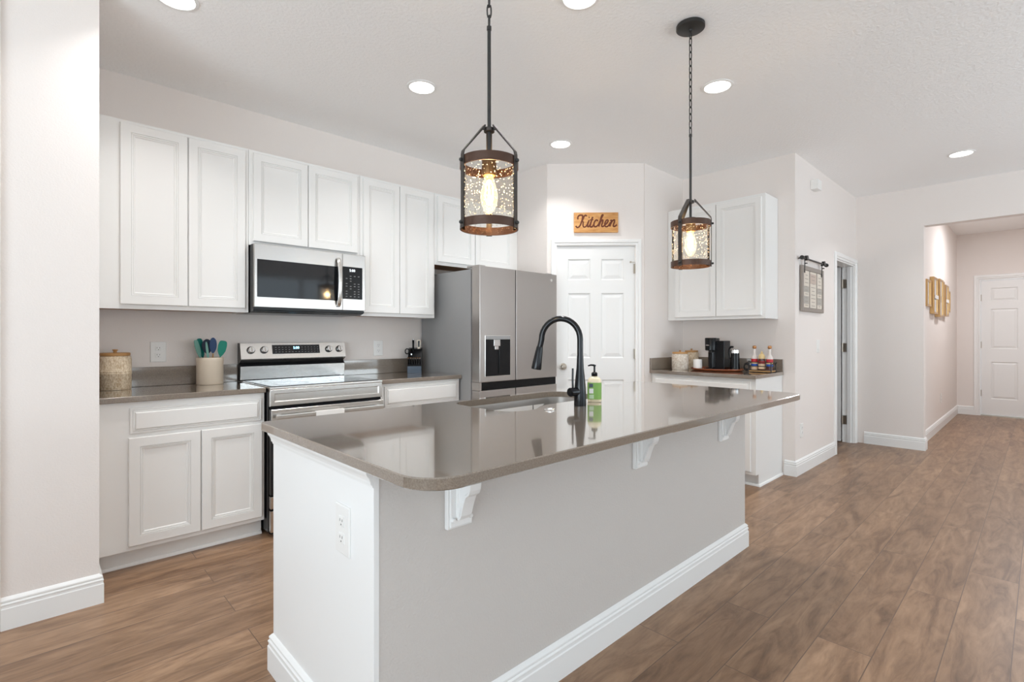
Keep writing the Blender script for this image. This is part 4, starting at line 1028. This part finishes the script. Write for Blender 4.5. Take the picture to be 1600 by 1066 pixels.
for a, b_ in ((x0+.207, x0+.220), (x0+.417, x0+.430)):
    bm = BM(); box(bm, a, b_, 1.476, 1.492, z0+.037, z1-.042); obj('divider', bm, 'greyframe', t)
bm = BM(); zr = 1.925
tube(bm, [(4.915, 1.462, zr), (5.635, 1.462, zr)], .008, 12)
for x in (4.915, 5.635): tube(bm, [(x-.012, 1.462, zr), (x+.012, 1.462, zr)], .018, 16)
for x in (4.945, 5.600): tube(bm, [(x, 1.462, zr), (x, 1.4995, zr)], .007, 10)
obj('rail', bm, 'mattblack', t, smooth=True)
for x in (5.02, 5.53):
    bm = BM(); tube(bm, [(x, 1.470, zr+.006), (x, 1.446, zr+.006)], .022, 18); box(bm, x-.010, x+.010, 1.4705, 1.4738, 1.80, zr+.004); box(bm, x-.010, x+.010, 1.452, 1.4705, 1.88, 1.888); obj('hanger', bm, 'mattblack', t)

# ------------------------------------------------------------------ gold mirrors in the hall
t = thing('wall_mirror', 'gold wall decor of staggered vertical mirror strips in the hall', 'mirror', (8.6, .93, 1.49))
strips = [(7.53, 7.86, 1.585, 1.90, 0), (7.90, 8.26, 1.505, 1.955, .018), (8.30, 8.62, 1.48, 1.96, .03), (8.64, 8.92, 1.50, 1.965, .012), (8.95, 9.27, 1.505, 1.93, .02), (9.30, 9.66, 1.575, 1.88, 0)]
for x0, x1, z0, z1, dd in strips:
    bm = BM(); yb = .949; yf = .925-dd; f = .045
    box(bm, x0, x0+f, yf, yb, z0, z1, .003, 1); box(bm, x1-f, x1, yf, yb, z0, z1, .003, 1); box(bm, x0+f, x1-f, yf, yb, z0, z0+.025, .002, 1); box(bm, x0+f, x1-f, yf, yb, z1-.025, z1, .002, 1)
    fr_g = obj('gold_frame', bm, 'gold', t)
    bm = BM(); box(bm, x0+f, x1-f, yf+.008, yf+.012, z0+.025, z1-.025); obj('mirror_strip', bm, 'mirror', fr_g)
for x0, x1 in ((7.93, 8.22), (8.97, 9.24)):  # white highlight on the mirrors, put in as solid blocks
    bm = BM(); box(bm, x0, x1, .900, .906, 1.69, 1.735, .001, 1); obj('highlight_block', bm, 'white_ceramic', t)

# ------------------------------------------------------------------ pendants
def pendant(x, y, rot, label):
    t = thing('pendant_light', label, 'pendant light', (x, y, CZ), 'drum pendant lights over the island')
    Z = lambda z_: z_
    c = (x, y, 0)
    bm = BM(); lathe(bm, [(0, CZ-.0005), (.068, CZ-.0005), (.071, CZ-.004), (.071, CZ-.020), (.066, CZ-.024), (.012, CZ-.026), (.010, CZ-.034), (0, CZ-.035)], c, 40); obj('canopy', bm, 'mattblack', t, smooth=True)
    # chain
    z = CZ-.034; i = 0; hl = .036; pitch = .0345
    bot = 2.272
    n_ = int(round((z-bot)/pitch)); pitch = (z-bot)/n_
    ch = BM()
    for i in range(n_):
        zc = z-pitch*(i+.5); a0 = rot*.7+(PI/2 if i % 2 else 0)+.5
        pts = []
        for k in range(14):
            a = 2*PI*k/14; uu = .0070*math.cos(a); vv = math.sin(a)
            vv = math.copysign(min(1, abs(vv)*1.25), vv)*(.0205)
            pts.append((x+uu*math.cos(a0), y+uu*math.sin(a0), zc+vv))
        tube(ch, pts, .0026, 6, closed=True)
    obj('chain', ch, 'mattblack', t, smooth=True)
    bm = BM(); cyl(bm, (x, y, 1.838), .0062, 2.268-1.838, seg=14); lathe(bm, [(.008, 2.262), (.008, 2.274), (0, 2.276)], c, 14); obj('rod', bm, 'mattblack', t, smooth=True)
    bm = BM(); lathe(bm, [(.007, 1.918), (.018, 1.918), (.018, 1.930), (.007, 1.932)], c, 24); obj('collar', bm, 'strap', t, smooth=True)
    R = .0985
    def hoop(z0, z1, nm, mt):
        bm = BM(); lathe(bm, [(R, z0), (R, z1), (R-.004, z1), (R-.004, z0), (R, z0)], c, 56, cap=False); return obj(nm, bm, mt, t, smooth=True)
    hoop(1.792, 1.822, 'top_band', 'bronze'); hoop(1.588, 1.616, 'bottom_band', 'bronze')
    bm = BM(); lathe(bm, [(R-.006, 1.594), (R-.006, 1.820), (R-.0075, 1.820), (R-.0075, 1.594), (R-.006, 1.594)], c, 64, cap=False); obj('glass_shade', bm, 'seeded', t, smooth=True)
    # cross bar carrying the socket
    bm = BM()
    for a in (rot, rot+2*PI/3, rot+4*PI/3):
        d = Vector((math.cos(a), math.sin(a), 0)); tube(bm, [Vector(c)+zz*1.836+d*.006, Vector(c)+zz*1.836+d*.03], .004, 8)
    lathe(bm, [(0, 1.832), (.030, 1.832), (.030, 1.840), (0, 1.841)], c, 24); obj('top_plate', bm, 'mattblack', t)
    for a in (rot, rot+2*PI/3, rot+4*PI/3):
        d = Vector((math.cos(a), math.sin(a), 0)); sd = Vector((-d.y, d.x, 0)); C0 = Vector(c)
        prof = [(R+.0005, 1.586), (R+.0035, 1.586), (R+.0035, 1.826), (R+.001, 1.838), (.022, 1.936), (.0185, 1.936), (.0185, 1.930), (R-.002, 1.836), (R+.0005, 1.824)]
        bm = BM(); prism(bm, prof, .020, C0-sd*.010, d, zz, sd); sp = obj('strap', bm, 'strap', t)
        for zb in (1.602, 1.806):
            bm = BM(); p = C0+zz*zb+d*(R+.0035); tube(bm, [p, p+d*.008, p+d*.010], [.0055, .0055, .003], 10); obj('bolt', bm, 'mattblack', sp)
        bm = BM(); p = C0+zz*1.925+d*.020; tube(bm, [p, p+d*.007], .005, 8); obj('bolt', bm, 'mattblack', sp)
    bm = BM(); lathe(bm, [(0, 1.828), (.022, 1.828), (.0245, 1.822), (.0245, 1.776), (.021, 1.770), (0, 1.770)], c, 24); obj('socket', bm, 'socket', t, smooth=True)
    bm = BM(); lathe(bm, [(.0135, 1.772), (.0155, 1.758), (.022, 1.738), (.0285, 1.712), (.0295, 1.696), (.026, 1.674), (.017, 1.654), (.009, 1.645), (0, 1.642)], c, 28, cap=False); bl = obj('bulb', bm, 'bulb', t, smooth=True)
    bm = BM()
    for k in range(4):
        a = PI/4+PI/2*k; tube(bm, [(x+.004*math.cos(a), y+.004*math.sin(a), 1.755), (x+.012*math.cos(a), y+.012*math.sin(a), 1.735), (x+.013*math.cos(a+.4), y+.013*math.sin(a+.4), 1.690), (x+.004*math.cos(a+.4), y+.004*math.sin(a+.4), 1.672)], .0022, 6)
    obj('filament', bm, 'filament', bl)
    ld = bpy.data.lights.new('bulb_light', 'POINT'); ld.energy = PENDANT_POWER; ld.color = (1.0, .74, .45); ld.shadow_soft_size = .022
    lo = bpy.data.objects.new('bulb_light', ld); COL.objects.link(lo); lo.location = (x, y, 1.71)
# camera heading 46.45 deg: first lamp has a strap away from the camera, second one turned
HV1 = math.atan2(1.288, 1.118); HV2 = math.atan2(1.257, 2.469)
pendant(1.118, 1.288, HV1, 'nearer drum pendant light over the near end of the island')
pendant(2.469, 1.257, HV2-PI/2, 'farther drum pendant light over the far end of the island')

# ------------------------------------------------------------------ recessed lights
def can(x, y, label):
    t = thing('recessed_light', label, 'ceiling light', (x, y, CZ), 'recessed ceiling lights')
    bm = BM(); lathe(bm, [(.078, CZ-.0003), (.096, CZ-.0003), (.095, CZ-.004), (.080, CZ-.007), (.078, CZ-.004)], (x, y, 0), 40, cap=False); obj('trim_ring', bm, 'trim', t, smooth=True)
    bm = BM(); lathe(bm, [(0, CZ-.003), (.078, CZ-.003), (.078, CZ-.001), (0, CZ-.001)], (x, y, 0), 32, cap=False); obj('lens', bm, 'lens', t)
    area('can_or_fill_light', (x, y, CZ-.012), (0, 0, 0), .14, .14, CAN_POWER, (.98, .97, .96), 'DISK', math.radians(118))
can(1.825, 2.765, 'recessed ceiling light in front of the upper cabinet beside the microwave')
can(3.20, 1.446, 'recessed ceiling light beyond the farther pendant canopy')
can(3.206, 2.782, 'recessed ceiling light near the angled pantry wall')
can(5.932, .497, 'recessed ceiling light near the hall opening')
can(1.885, 1.515, 'recessed ceiling light between the two pendants at the top edge')
can(.497, 2.845, 'recessed ceiling light over the left end of the range counter')
area('can_or_fill_light', (8.8, .1, CZ-.012), (0, 0, 0), .3, .3, 16, (.96, .97, 1.0), 'DISK')
